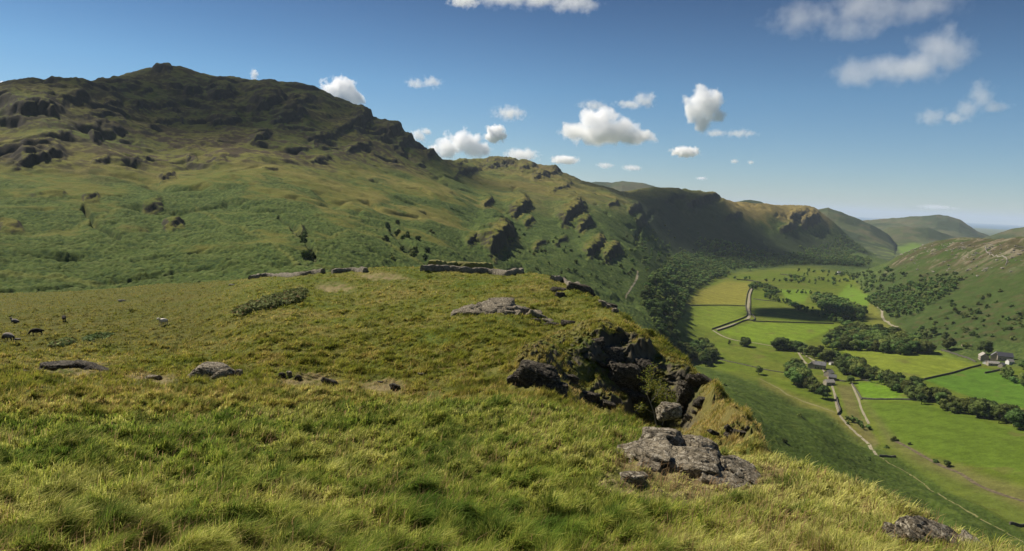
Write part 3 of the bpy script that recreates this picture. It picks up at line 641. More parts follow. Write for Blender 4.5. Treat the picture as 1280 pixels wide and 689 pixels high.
# ------------------------------------------------------------------ dry stone walls
def wall_mesh(P, h, th, seed, L=LM, rough=0.2, step=1.0):
    P = smooth_line(P, step); n = len(P); k = np.arange(n) * step
    T = np.gradient(P, axis=0); T /= np.linalg.norm(T, axis=1)[:, None] + 1e-9; N = np.stack([-T[:, 1], T[:, 0]], 1)
    hh = h * (1 + rough * fbm(k / (3.0 * h), k * 0 + seed, 3, seed) + 0.5 * rough * fbm(k / (0.5 * h), k * 0, 2, seed + 3))
    prof = [(-0.5, -0.5), (-0.48, 0.35), (-0.40, 0.75), (-0.30, 0.97), (0.0, 1.03), (0.30, 0.97), (0.40, 0.75), (0.48, 0.35), (0.5, -0.5)]
    base = gz(P[:, 0], P[:, 1], L); V = []
    for j, (a, b) in enumerate(prof):
        q = P + N * (th * (a + 0.08 * fbm(k / 0.9, k * 0 + j, 2, seed + 9)))[:, None]
        V.append(np.column_stack([q, base + hh * b]))
    m = len(prof); V = np.stack(V, 1).reshape(-1, 3); i = np.arange(n * m).reshape(n, m)
    F = np.stack([i[:-1, :-1], i[:-1, 1:], i[1:, 1:], i[1:, :-1]], -1).reshape(-1, 4).tolist() + [list(i[0])[::-1], list(i[-1])]
    flat = np.array([x for f in F for x in f]); sz = np.array([len(f) for f in F], np.int32)
    return V, flat, sz
def wall(pts, label, h=1.5, th=0.8, L=LM, mat=None, group=None, step=1.0, rough=0.2, name='dry_stone_wall', cat='stone wall', world=None):
    P = world if world is not None else cast([p[0] for p in pts], [p[1] for p in pts], L)[:, :2]
    V, fl_, sz = wall_mesh(P, h, th, int(abs(P[0, 0] * 7)) % 997, L, rough, step)
    o = obj(name, mesh_np(name, V, fl_, mat or M_FARWALL, smooth=False, sizes=sz))
    return tag(o, label, cat, group)
GW = 'dry stone walls between the meadows'
WALLS = [
 ([(858, 381), (880, 382), (905, 382), (932, 383)], 'thin stone wall along the lower edge of the golden meadow', 1.5),
 ([(941, 402), (970, 403), (1005, 404), (1042, 405)], 'long stone wall running right from the corner of the walled lane', 1.6),
 ([(942, 374), (957, 376), (970, 377)], 'short stone wall from the walled lane to the upper hedge', 1.4),
 ([(890, 412), (910, 405), (929, 398), (934, 393), (932, 383), (933, 373), (935, 365), (938, 360)], 'left wall of the walled lane through the meadows', 2.0),
 ([(897, 414), (915, 408), (932, 401), (942, 401), (943, 397), (938, 391), (938, 380), (938, 370), (941, 361)], 'right wall of the walled lane through the meadows', 2.0),
 ([(921, 350), (935, 351), (949, 353)], 'dark short wall at the far top of the golden meadow', 2.2),
 ([(1066, 477), (1078, 476), (1089, 477)], 'short wall on the upper side of the small green paddock', 1.4),
 ([(1077, 499), (1100, 500), (1125, 500), (1147, 501)], 'straight wall on the lower side of the small green paddock', 1.5),
 ([(1064, 479), (1069, 486), (1074, 494), (1077, 500)], 'wall on the left side of the small green paddock', 1.3),
 ([(1155, 475), (1172, 471), (1190, 467), (1210, 461), (1226, 457)], 'curving wall below the right-hand farm dividing two meadows', 1.7),
 ([(1176, 438), (1190, 442), (1205, 447), (1220, 453)], 'sloping wall above the right-hand farm meadow', 1.5),
 ([(1231, 467), (1242, 465), (1254, 462)], 'short dark wall just under the right-hand farm', 1.8),
 ([(1262, 656), (1290, 657)], 'dark wall stub at the right edge of the lowest meadow', 1.5),
 ([(1099, 571), (1108, 571.5), (1120, 572)], 'isolated dark wall stub at the end of the lane', 1.5),
 ([(1045, 496), (1047, 505), (1050, 514), (1047, 519)], 'tall roadside wall just below the farm', 2.0),
 ([(895, 449), (915, 453), (938, 458), (960, 463), (986, 467)], 'faint low wall across the meadow behind the lone tree', 0.9),
 ([(1042, 474), (1054, 477), (1064, 477)], 'garden wall on the right of the farm', 1.3),
 ([(975, 343), (990, 345), (1004, 346)], 'far wall between the upper hedges', 1.8)]
for pts, lab, h in WALLS: wall(pts, lab, h, 0.9, group=GW)
wall([(1230, 309), (1235, 316), (1257, 322), (1257, 332)], 'pale zigzag wall high on the right-hand hill', 1.4, 1.0, mat=M_PALE)
# old fort walls on the crown of the knoll
FW = 'ruined fort walls on the crown of the knoll'
wall([(313, 349), (330, 346), (352, 342), (372, 340), (392, 340), (404, 338.5)], 'long low ruined wall left on the knoll, nearest the bracken clump', 0.85, 1.1, LF, M_WALLSTONE, FW, 0.35, 0.16)
wall([(415, 342), (430, 340.5), (445, 340), (457, 340)], 'short ruined wall between the two longer ones on the knoll', 0.75, 1.1, LF, M_WALLSTONE, FW, 0.35, 0.16)
wall([(528, 339), (545, 338.6), (560, 339), (580, 340.5), (600, 341.5), (618, 343), (634, 345), (642, 343), (652, 341.5)], 'longest ruined wall on the knoll, bending back at its right end', 1.05, 1.2, LF, M_WALLSTONE, FW, 0.35, 0.18)
wall([(540, 335.5), (565, 335.0), (590, 336), (612, 337)], 'grassy inner wall standing behind the longest ruined wall', 1.5, 2.2, LF, plain_mat('wall_turf', (0.10, 0.115, 0.025), (0.20, 0.17, 0.06), 1.0), FW, 0.5, 0.3)
wall([(690, 349.5), (705, 351), (722, 356), (735, 361)], 'tumbled wall along the right edge of the knoll', 0.7, 0.7, LF, M_WALLSTONE, FW, 0.35, 0.5)

# ------------------------------------------------------------------ rocks
def ico(sub):
    bm = bmesh.new(); bmesh.ops.create_icosphere(bm, subdivisions=sub, radius=1)
    V = np.array([v.co[:] for v in bm.verts]); F = np.array([[v.index for v in f.verts] for f in bm.faces]); bm.free(); return V, F
ICO = {k: ico(k) for k in (1, 2, 3, 5, 6)}
def rotm(rx, ry, rz): return np.array(Matrix.Rotation(rz, 3, 'Z') @ Matrix.Rotation(ry, 3, 'Y') @ Matrix.Rotation(rx, 3, 'X'))
def rock_verts(dims, seed, rot=(0, 0, 0), sub=5, flat=0.9, rough=1.0):
    rg = np.random.default_rng(seed); D, F = ICO[sub]
    nrm = rg.normal(size=(16, 3)); nrm /= np.linalg.norm(nrm, axis=1)[:, None]
    nrm = np.vstack([nrm, [[0, 0, 1], [1, 0, 0.1], [-1, 0, .1], [0, 1, .1], [0, -1, .1]]]); off = rg.uniform(0.72, 1.0, len(nrm)); off[16] = flat * .8
    dots = D @ nrm.T; r = np.where(dots > 0.05, off[None] / np.maximum(dots, 0.05), 9); r = -np.log(np.exp(-r * 14).sum(1)) / 14
    P = D * r[:, None]
    s = seed % 97; sc = 1.0
    n = ridged(P[:, 0] * 2 + .7 * P[:, 2] + s, P[:, 1] * 2 - .6 * P[:, 2], 4, s) * 0.07
    q = P[:, 2] * 4 + 1.2 * P[:, 0] + 0.7 * fbm(P[:, 0] * 2 + s, P[:, 1] * 2, 2, s)            # beds, each set back a little
    st = np.floor(q); n = n + (((st * 0.618) % 1) - 0.5) * 0.10 - 0.10 * np.exp(-((q - st) / 0.10) ** 2)
    n = n + fbm(P[:, 0] * 9 + 3 * P[:, 2], P[:, 1] * 9 - 3 * P[:, 2], 3, s + 5) * 0.035
    P = P * (1 + rough * n)[:, None] * np.array(dims)[None] * 0.5
    return P @ rotm(*rot).T, F
def rock(px, py, dims, label, seed, rot=(0, 0, 0), sink=0.25, mat=M_ROCK, sub=5, cat='rock', name='rock', group=None, extra=(), L=None, rough=1.0, lift=0.0):
    """one rock; extra = further slabs of the same outcrop: (dx, dy, dz, dims, seed, rot)"""
    p = cast(px, py, L or LF)[0]; Vs, Fs, n = [], [], 0
    for dx, dy, dz_, dm, sd, ro in [(0, 0, 0, dims, seed, rot)] + list(extra):
        V, F = rock_verts(dm, sd, ro, sub, rough=rough)
        gzv = gz(p[0] + dx, p[1] + dy, L or LF)[0]
        V = V + np.array([dx, dy, gzv - p[2] + dz_ + dm[2] * (0.5 - sink)]); Vs.append(V); Fs.append(F + n); n += len(V)
    o = obj(name, mesh_np(name, np.vstack(Vs), np.vstack(Fs), mat, smooth=sub < 5)); o.location = (p[0], p[1], p[2] + lift)
    me = o.data
    if sub >= 5:
        me.polygons.foreach_set('use_smooth', np.ones(len(me.polygons), bool)); me.set_sharp_from_angle(angle=math.radians(28))
    return tag(o, label, cat, group)
R_ = math.radians
def blocks(n, lx, ly, h, size, tilt, seed, slope=0.0):
    """extra slabs of an outcrop: bedded blocks over an ellipse lx by ly"""
    rg = np.random.default_rng(seed); ex = []
    for k in range(n):
        a = rg.uniform(0, 6.283); q = math.sqrt(rg.random()); dx, dy = lx * q * math.cos(a), ly * q * math.sin(a); sz = size * rg.uniform(0.55, 1.25)
        ex.append((dx, dy, h * (1 - q ** 2) * 0.5 + slope * dx, (sz * rg.uniform(1.0, 1.6), sz * rg.uniform(.7, 1.1), sz * rg.uniform(.45, .75)), seed * 50 + k, (tilt[0] + rg.normal() * .10, tilt[1] + rg.normal() * .12, rg.normal() * .5)))
    return ex
# big outcrop beside the rowan
rock(858, 590, (2.2, 1.6, 1.5), 'largest pale cracked outcrop in the dry grass below the small tree', 11, (R_(12), R_(-6), R_(-12)), 0.5, sub=5, name='rock_outcrop', cat='outcrop',
     extra=blocks(16, 1.5, 0.9, 0.7, 0.62, (R_(14), R_(6)), 411) + [(-0.75, 0.35, 0.0, (1.9, 1.7, 1.25), 12, (R_(10), R_(-14), 0.2)), (-0.35, 1.1, 0.35, (1.6, 1.0, 1.3), 13, (0, R_(4), -0.1)), (0.55, 1.0, 0.3, (1.25, 1.1, 1.2), 14, (0, R_(12), 0.3)),
            (1.15, -0.05, -0.1, (1.5, 1.4, 1.3), 15, (R_(8), R_(24), -0.3)), (0.75, -0.75, -0.1, (1.6, 1.1, 0.9), 16, (R_(10), R_(16), -0.2)), (1.75, 0.55, -0.3, (1.0, 1.0, 0.8), 17, (0, R_(25), 0))])
rock(836, 549, (0.95, 0.8, 0.62), 'rounded grey boulder perched on top of the largest outcrop', 21, (0, R_(8), 0.3), 0.0, lift=0.62, name='boulder', cat='boulder')
rock(812, 558, (0.5, 0.35, 0.75), 'thin upright slab leaning on the left of the largest outcrop', 22, (0, R_(22), 0.2), 0.2)
rock(790, 606, (0.55, 0.4, 0.42), 'small pale rock in the bare soil left of the largest outcrop', 23, (0, 0, .4), 0.3)
rock(800, 598, (0.40, 0.25, 0.16), 'flat pale stone just behind the small rock in bare soil', 24, (0, 0, .4), 0.2)
rock(1168, 681, (1.25, 1.1, 0.75), 'lichened outcrop in the long grass at the bottom right corner', 31, (R_(5), R_(28), -0.5), 0.5, sub=5, name='rock_outcrop', cat='outcrop',
     extra=blocks(9, 0.7, 0.5, 0.3, 0.3, (R_(6), R_(24)), 431, -.3) + [(0.45, -0.35, -0.1, (0.9, 0.8, 0.55), 32, (0, R_(30), -0.4)), (-0.3, 0.25, 0, (0.8, 0.5, 0.5), 33, (0, R_(20), .2))])
# outcrops at the left of the foreground
rock(268, 470, (2.7, 1.7, 1.15), 'domed grey rock ringed by bright grass in the middle of the left foreground', 41, (0, R_(4), 0.1), 0.3, sub=5, name='rock_outcrop', cat='outcrop',
     extra=blocks(9, 1.1, 0.5, 0.5, 0.5, (0, R_(-8)), 441) + [(0.5, -0.35, 0, (1.4, 1.1, 0.85), 42, (0, R_(-6), .4)), (-0.9, -0.1, -0.05, (1.3, 1.1, 0.8), 43, (0, R_(-25), 0)), (1.35, -0.1, 0, (0.45, 0.4, 0.6), 44, (0, R_(10), 0))])
rock(75, 461, (2.9, 1.9, 0.95), 'long dark low outcrop on bare soil at the far left', 51, (0, R_(-3), 0.05), 0.42, M_CRAG, 5, name='rock_outcrop', cat='outcrop',
     extra=blocks(14, 2.6, 0.6, 0.3, 0.6, (0, R_(6)), 451) + [(1.4, 0.3, 0.05, (2.0, 1.3, 1.0), 52, (0, R_(8), 0)), (2.7, -0.2, -0.05, (2.0, 1.0, 0.75), 53, (0, R_(16), 0)), (-0.9, -0.4, 0, (1.2, 1.0, .6), 54, (0, 0, .3))])
rock(190, 473, (0.75, 0.4, 0.28), 'small pale flat rock on soil between the two left outcrops', 56, (0, R_(-8), 0), 0.25, extra=[(0.35, 0, 0, (0.45, 0.35, 0.38), 57, (0, R_(-20), 0))])
rock(352, 472, (0.45, 0.35, 0.42), 'small dark rock beside a pointed stone right of the domed rock', 61, (0, 0, 0), 0.2, M_CRAG)
rock(362, 472, (0.36, 0.3, 0.55), 'small pointed stone standing right of the domed rock', 62, (0, 0, 1), 0.2)
rock(373, 475, (0.42, 0.3, 0.42), 'small tilted stone next to the pointed one', 63, (0, R_(25), 0), 0.2, M_CRAG)
rock(412, 481, (1.0, 0.6, 0.5), 'dark sloping rock on bare soil in the middle foreground', 64, (0, R_(18), 0.2), 0.25, M_CRAG)
rock(493, 485, (0.62, 0.5, 0.4), 'dark round-topped rock at the right end of a bare soil patch', 65, (0, R_(15), 0), 0.3, M_CRAG)
rock(476, 478, (0.4, 0.2, 0.1), 'thin dark stone lying on the middle bare soil patch', 66, (0, 0, 0), 0.2, M_CRAG)
rock(527, 468, (0.5, 0.3, 0.15), 'small flat grey stone sunk in grass right of the soil patch', 67, (0, 0, 0), 0.3)
# outcrop on the crown of the knoll
rock(618, 391, (5.6, 4.0, 2.8), 'broad crumbling outcrop on the crown of the knoll', 71, (R_(16), R_(-5), 0.0), 0.5, M_ROCK, 5, name='rock_outcrop', cat='outcrop',
     extra=blocks(26, 4.6, 1.5, 1.2, 1.2, (R_(14), R_(2)), 471) + [(-2.4, 0.6, -0.1, (3.8, 3.0, 1.9), 72, (R_(14), R_(-14), 0.1)), (0.2, 2.6, 0.5, (2.6, 1.6, 1.9), 73, (0, R_(-4), 0.1)), (2.6, -0.2, 0.0, (2.4, 2.0, 2.5), 74, (0, R_(10), 0.2)),
            (4.0, -1.2, -0.1, (2.2, 1.6, 1.9), 75, (0, R_(24), 0.2)), (1.5, -1.4, -0.1, (2.6, 1.6, 1.5), 76, (0, R_(6), 0.4)), (5.2, -1.7, -.1, (1.5, 1.2, 1.0), 77, (0, R_(10), 0))])
rock(700, 371, (1.4, 1.0, 0.85), 'dark boulder near the right rim of the knoll', 81, (0, 0, 0.2), 0.2, M_CRAG, name='boulder', cat='boulder')
rock(726, 364, (4.6, 1.6, 1.7), 'long dark crag edge on the right rim of the knoll', 82, (0, R_(9), -0.35), 0.35, M_CRAG, 6, name='rock_outcrop', cat='outcrop',
     extra=[(3.4, -0.9, -.1, (3.0, 1.5, 1.4), 83, (0, R_(10), -.3)), (-2.6, 1.2, -.1, (2.4, 1.2, 1.1), 84, (0, R_(6), -.3))])
rock(752, 381, (1.4, 0.9, 0.8), 'highest and largest of three pale blocky boulders on the right rim', 85, (0, R_(12), 0), 0.25, name='boulder', cat='boulder')
rock(760, 385, (1.1, 0.8, 0.7), 'middle one of three pale blocky boulders on the right rim of the knoll', 86, (0, R_(8), 0), 0.25, name='boulder', cat='boulder')
rock(769, 390, (0.9, 0.8, 0.6), 'lowest and smallest of three pale blocky boulders on the right rim', 87, (0, 0, .4), 0.25, name='boulder', cat='boulder')
# crags of the knoll's steep side
CRG = [
 (775, 478, (2.6, 1.6, 2.8), 'dark shadowed buttress in the middle of the steep drop', 191, blocks(9, 1.8, 0.8, 1.2, 1.0, (0, R_(16)), 491)),
 (858, 497, (1.9, 1.4, 2.4), 'dark rock wall in the deepest part of the gully', 195, blocks(9, 1.6, 0.8, 1.5, 1.0, (0, R_(20)), 495)),
 (672, 478, (2.5, 1.8, 2.0), 'shaggy dark crag left of the steep drop, alone in grass', 101, [(0.8, -.3, -.1, (1.6, 1.3, 1.6), 102, (0, .2, 0)), (-.9, .2, -.1, (1.4, 1.2, 1.2), 103, (0, -.2, 0))]),
 (762, 446, (2.0, 1.5, 1.5), 'lichened block of crag at the top left of the steep drop', 111, [(-.9, .0, -.2, (1.4, 1.1, 1.1), 112, (0, -.1, 0)), (.4, -1.3, -.5, (1.6, 1.1, 1.4), 113, (0, .2, 0))]),
 (803, 470, (2.3, 1.5, 2.6), 'tall dark crag face behind the small tree', 121, [(0.9, -.6, -.6, (1.7, 1.3, 2.4), 122, (0, .3, .2)), (-.4, .3, -.3, (1.8, 1.2, 2.0), 123, (0, .2, 0))]),
 (736, 500, (1.7, 1.1, 1.1), 'dark broken rocks in dry grass low on the left of the drop', 141, [(-1.2, .3, 0, (1.1, .8, .8), 142, (0, 0, .4)), (1.2, -.2, -.1, (1.3, 1, .9), 143, (0, .3, 0))]),
 (880, 505, (1.3, 0.8, 0.9), 'jagged rocks along the golden rim right of the tree', 151, [(1.0, -1.2, -.2, (1.0, .7, .7), 152, (0, .5, 0))] + blocks(7, 1.6, 0.5, 0.1, 0.5, (0, R_(30)), 515, -.45)),
 (922, 548, (1.1, 0.8, 0.8), 'lowest dark rocks on the golden rim above the bracken slope', 161, [(.9, -1.0, -.2, (.8, .6, .5), 162, (0, .4, 0))] + blocks(7, 1.2, 0.5, 0.1, 0.45, (0, R_(30)), 516, -.45)),
 (690, 408, (1.6, 0.9, 0.8), 'dark heathery ledge in the grass below the knoll outcrop', 181, [(1.4, -.4, 0, (1.6, .9, .8), 182, (0, .1, 0)), (-1.5, .4, 0, (1.0, .7, .6), 183, (0, 0, 0))])]
for px, py, dm, lab, sd, ex in CRG: rock(px, py, dm, lab, sd, (0, R_(8), 0.1), 0.4, M_CRAG, 6, 'crag', 'crag', extra=ex, rough=1.3)
# pale rocks scattered on the right-hand hill
GP = 'pale rocks scattered over the top of the right-hand hill'
lib = []
for k in range(5):
    V, F = rock_verts((1.5, 1.0, 0.7), 300 + k, (0, 0, 0), 3); lib.append(mesh_np('rock', V, F, M_PALE, smooth=False))
rg = np.random.default_rng(5); n = 0
while n < 170:
    px, py = rg.uniform(1125, 1280), rg.uniform(303, 345)
    if py < 300 + 0.1 * abs(px - 1195) or rg.random() > math.exp(-(py - 303) / 16) * (0.25 + 2.2 * max(0, float(fbm(np.array([px / 17.]), np.array([py / 9.]), 2, 71)[0]))): continue
    p = cast(px, py, LM)[0]
    if p[1] > 2200 or p[1] < 700: continue
    o = obj('rock', lib[n % 5]); o.location = (p[0], p[1], p[2] + 0.2); s = rg.uniform(1.6, 4.6); o.scale = (s * rg.uniform(.9, 1.8), s, s * 0.9); o.rotation_euler = (0, 0, rg.uniform(0, 6))
    tag(o, 'pale weathered rock on the heathery top of the right-hand hill', 'rock', GP); n += 1

# ------------------------------------------------------------------ trees
def leaf_quads(P, N, size, rg, spread=0.7):
    """one small leaf spray per point, facing roughly along N"""
    n = len(P); d = N + spread * rg.normal(size=(n, 3)); d /= np.linalg.norm(d, axis=1)[:, None] + 1e-9
    a = np.cross(d, rg.normal(size=(n, 3))); a /= np.linalg.norm(a, axis=1)[:, None] + 1e-9; b = np.cross(d, a)
    s = (size * rg.uniform(0.6, 1.3, n))[:, None]
    V = np.stack([P - a * s, P + b * s * 0.55, P + a * s, P - b * s * 0.55], 1).reshape(-1, 3)
    return V, np.arange(4 * n).reshape(n, 4)
def crown_mesh(seed, w, h, nblob, nleaf, size, col, conifer=False, core=True):
    """crown about the origin, base at z=0"""
    rg = np.random.default_rng(seed); Vs, Fs, Cs, n = [], [], [], 0
    flat = []; sizes = []
    for k in range(nblob):
        zz = rg.uniform(0.12, 0.92); prof = (math.sin(math.pi * min(1, zz * 0.85 + 0.12)) ** 0.6) if not conifer else (1.05 - zz)
        a = rg.uniform(0, 6.283); rr = math.sqrt(rg.uniform(0, 1)) * 0.40 * w * prof
        cpos = np.array([rr * math.cos(a), rr * math.sin(a), zz * h * 0.82 + 0.05 * h]); br = rg.uniform(0.16, 0.27) * w * (0.55 + 0.6 * prof)
        dirs = rg.normal(size=(nleaf, 3)); dirs /= np.linalg.norm(dirs, axis=1)[:, None]
        P = cpos + dirs * br * rg.uniform(0.72, 1.12, nleaf)[:, None] * np.array([1, 1, 0.8]); V, F = leaf_quads(P, dirs, size, rg)
        Vs.append(V); flat.append((F + n).ravel()); sizes.append(np.full(len(F), 4, np.int32)); n += len(V)
        tone = rg.uniform(0.8, 1.25); cc = np.array(col) * tone
        Cs.append(np.repeat(cc[None] * rg.uniform(0.75, 1.3, nleaf)[:, None], 4, 0))
        if core:
            D, Fc = ICO[1]; V = cpos + D * br * 0.85 * rg.uniform(0.8, 1.1, len(D))[:, None]; Vs.append(V); flat.append((Fc + n).ravel()); sizes.append(np.full(len(Fc), 3, np.int32)); n += len(V)
            Cs.append(np.repeat(np.array(col)[None] * 0.9, len(V), 0))
    return np.vstack(Vs), np.concatenate(flat), np.concatenate(sizes), np.vstack(Cs)
def trunk_mesh(seed, h, r):
    rg = np.random.default_rng(seed); V, F = [], []
    def limb(p, q, ra, rb):
        k = len(V); d = np.array(q) - p; d = d / np.linalg.norm(d); a = np.cross(d, [0.3, 0.9, 0.1]); a /= np.linalg.norm(a); b = np.cross(d, a)
        for c_, r_ in ((p, ra), (q, rb)):
            for j in range(6): V.append(np.array(c_) + r_ * (math.cos(j * 1.0472) * a + math.sin(j * 1.0472) * b))
        for j in range(6): F.append([k + j, k + (j + 1) % 6, k + 6 + (j + 1) % 6, k + 6 + j])
    top = np.array([rg.uniform(-.2, .2), rg.uniform(-.2, .2), h * 0.45]); limb(np.array([0, 0, -0.5]), top, r, r * 0.7)
    for j in range(4):
        a = j * 1.57 + rg.uniform(-.4, .4); limb(top, top + np.array([math.cos(a) * h * .2, math.sin(a) * h * .2, h * rg.uniform(.2, .4)]), r * 0.55, r * 0.15)
    return np.array(V), np.array(F)
GREEN = (0.086, 0.120, 0.028)
PROTO = []
for k, (w, h, nb, tint) in enumerate([(9, 8.5, 17, 1.0), (10.5, 8, 20, .85), (8, 10, 18, 1.15), (7, 7.5, 14, 1.4), (9.5, 9.5, 20, .65), (6.5, 9, 14, .95), (8.5, 7, 15, 1.5)]):
    V, F, S, Cc = crown_mesh(900 + k, w, h, nb, 85, 0.42, np.array(GREEN) * tint)
    V[:, 2] += 1.6
    tv, tf = trunk_mesh(950 + k, h + 1.6, 0.30)
    PROTO.append((mesh_np('crown', V, F, M_LEAF, Cc, False, S), mesh_np('trunk', tv, tf, M_BARK), h + 1.6, (V, F, S, Cc)))
LITE = []
for k, (w, h, nb) in enumerate([(9, 9, 8), (8, 10, 8), (10, 8, 9), (7.5, 8.5, 7)]):
    V, F, S, Cc = crown_mesh(980 + k, w, h, nb, 26, 0.62, np.array(GREEN)); V[:, 2] += 0.8; LITE.append((V, F, S, Cc, h + 0.8))
TREES = []                                     # x, y, height, label, group, priority
rgT = np.random.default_rng(77)
def world_poly(pts): return castM(pts)[:, :2]
def wood(pts, sp, h0, h1, label, group, pri=0, L=LM, gaps=0.0):
    P = world_poly(pts); lo, hi = P.min(0), P.max(0)
    gx_, gy_ = np.meshgrid(np.arange(lo[0], hi[0], sp), np.arange(lo[1], hi[1], sp)); q = np.stack([gx_.ravel(), gy_.ravel()], 1)
    q = q + rgT.uniform(-0.42, 0.42, q.shape) * sp; q = q[inpoly(q[:, 0], q[:, 1], P.tolist())]
    if gaps: q = q[fbm(q[:, 0] / 40, q[:, 1] / 40, 3, 44) > gaps - 0.5]
    for x, y in q: TREES.append((x, y, rgT.uniform(h0, h1), label, group, pri))
def belt(pts, sp, wid, h0, h1, label, group, pri=1, skip=0.0):
    P = smooth_line(castM(pts)[:, :2], sp)
    T = np.gradient(P, axis=0); T /= np.linalg.norm(T, axis=1)[:, None] + 1e-9; N = np.stack([-T[:, 1], T[:, 0]], 1)
    rows = max(1, int(round(wid / sp)))
    for r_i in range(rows):
        o = (r_i - (rows - 1) / 2) * sp
        for p, nn in zip(P, N):
            if rgT.random() < skip: continue
            q = p + nn * (o + rgT.uniform(-.4, .4) * sp) + rgT.uniform(-.3, .3, 2) * sp
            TREES.append((q[0], q[1], rgT.uniform(h0, h1), label, group, pri))
def single(px, py, h, label, group=None, proto=None): 
    p = castM([(px, py)])[0]; TREES.append((p[0], p[1], h, label, group, 9, proto))
single(930, 433, 13, 'round tree alone beside the gravel road across the meadows', None, 1)
single(948, 468, 11, 'lone pale round tree in the middle of the near meadow', None, 3)
single(1231, 443, 17, 'large dark tree standing just above the right-hand farm', None, 4)
single(1185, 437, 15, 'dark broad tree right of the big copse, at the end of the wall', None, 0)
single(1181, 426, 12, 'tree behind the dark broad one at the end of the wall', None, 2)
single(1063, 479, 8, 'small dark round tree at the top of the narrow pale path', None, 6)
single(1183, 583, 4.5, 'small bush-like tree beside the stream bed in the lower meadow', None, 6)
single(911, 431, 7, 'small thin tree left of the round roadside tree', None, 5)
single(1207, 436, 9, 'small tree between the ruined barn and the large dark tree', None, 3)
single(1151, 417, 12, 'tree at the back right of the big copse under the hill', None, 2)
G = ['trees of the clump at the end of the knoll', 'trees around the farm in the valley', 'trees of the long belt between the lower meadows', 'trees of the big copse in the middle of the valley',
     'trees of the belt from the road to the farm', 'trees of the upper hedge line', 'trees of the dark upper copse', 'trees of the far hedge', 'bushes of the small thicket by the path', 'trees beside the right-hand farm',
     'trees of the wood on the right-hand hill', 'trees of the wood on the left valley side', 'trees scattered over the left hillside', 'trees below the right-hand hill']
wood([(858, 440), (872, 434), (890, 440), (896, 452), (888, 460), (868, 452), (852, 447)], 9.5, 11, 17, 'dark leafy tree in the clump where the meadow meets the knoll', G[0], 5)
wood([(985, 463), (996, 459), (1006, 470), (1018, 484), (1032, 499), (1024, 499), (1003, 489), (986, 478)], 8.5, 12, 18, 'tall dark tree in the clump left of the valley farm', G[1], 5)
wood([(1043, 452), (1064, 456), (1072, 468), (1060, 472), (1046, 466)], 9, 12, 16, 'full green tree in the garden just right of the valley farm', G[1], 5)
belt([(1066, 462), (1085, 472), (1105, 480), (1125, 487), (1145, 496), (1165, 505), (1190, 512), (1215, 517), (1240, 522), (1262, 528), (1285, 535)], 8.0, 15, 10, 16, 'green tree in the long belt running down to the right edge', G[2], 4)
wood([(1030, 426), (1050, 418), (1075, 415), (1100, 418), (1125, 424), (1158, 436), (1166, 442), (1130, 445), (1090, 440), (1050, 437), (1030, 436)], 9.5, 11, 17, 'green tree packed in the big copse in the middle of the valley', G[3], 4)
belt([(973, 437), (985, 437), (1000, 440), (1012, 445), (1030, 449), (1045, 451)], 9, 16, 10, 16, 'leafy tree in the belt between the road and the valley farm', G[4], 4)
belt([(958, 372), (972, 377), (990, 384), (1010, 391), (1030, 398), (1050, 406), (1062, 412)], 11, 14, 9, 14, 'dark tree in the diagonal hedge above the large meadows', G[5], 3)
wood([(1013, 376), (1035, 374), (1060, 381), (1082, 393), (1078, 402), (1050, 402), (1030, 393)], 10.5, 11, 17, 'dark crowded tree in the upper copse behind the meadows', G[6], 3)
belt([(976, 366), (995, 367), (1015, 368), (1040, 371)], 12, 12, 8, 13, 'tree in the far hedge at the head of the meadows', G[7], 2)
belt([(940, 362), (950, 358), (960, 362), (966, 370)], 11, 22, 9, 14, 'tree at the upper end of the walled lane', G[5], 3)
belt([(1060, 525), (1068, 531), (1080, 537)], 4.5, 9, 4, 6.5, 'round dark bush in the thicket between lane and path', G[8], 5)
belt([(1255, 470), (1270, 476), (1290, 484)], 8, 12, 7, 11, 'green tree in the row below the right-hand farm', G[9], 4)
single(1279, 462, 11, 'tree cut by the right edge beside the right-hand farm', None, 2)
belt([(1140, 428), (1150, 424), (1160, 421)], 9, 14, 9, 14, 'tree in the small group under the foot of the right-hand hill', G[13], 3)
wood([(1080, 375), (1100, 366), (1125, 358), (1160, 350), (1200, 350), (1192, 366), (1165, 380), (1140, 396), (1120, 398), (1100, 388)], 9.5, 6, 11, 'tree in the oak wood on the lower slope of the right-hand hill', G[10], 0)
wood([(1062, 345), (1085, 340), (1120, 340), (1140, 345), (1110, 358), (1085, 370), (1070, 360)], 14, 7, 12, 'tree in the oak wood on the lower slope of the right-hand hill', G[10], 0, gaps=0.45)
# wooded left side of the valley and the far valley
LW = 'tree in the dense wood along the left side of the valley'
wood([(800, 372), (812, 352), (830, 335), (850, 318), (880, 318), (900, 335), (912, 343), (890, 350), (868, 362), (856, 380), (852, 398), (842, 405), (846, 425), (850, 447), (838, 440), (826, 424), (815, 404)], 10, 9, 15, LW, G[11], 0, gaps=0.18)
wood([(770, 305), (790, 298), (830, 300), (870, 312), (850, 330), (815, 345), (790, 330)], 20, 6, 11, LW, G[11], 0, gaps=0.5)
wood([(866, 300), (900, 300), (960, 318), (1010, 318), (1060, 322), (1090, 326), (1075, 334), (1010, 331), (960, 334), (905, 338), (880, 330)], 17, 10, 16, LW, G[11], -1, gaps=0.2)
wood([(975, 348), (1000, 344), (1040, 346), (1060, 340), (1070, 350), (1050, 356), (1000, 357)], 20, 8, 13, 'tree among the scattered far hedges', G[7], 0, gaps=0.45)
wood([(1000, 310), (1040, 300), (1075, 303), (1085, 316), (1060, 322), (1010, 318)], 17, 9, 14, LW, G[11], -1, gaps=0.25)
HF = 'tree in a thin hedge at the far end of the valley meadows'
belt([(905, 347), (930, 349), (958, 352), (985, 352)], 16, 16, 7, 12, HF, G[7], 2, 0.25)
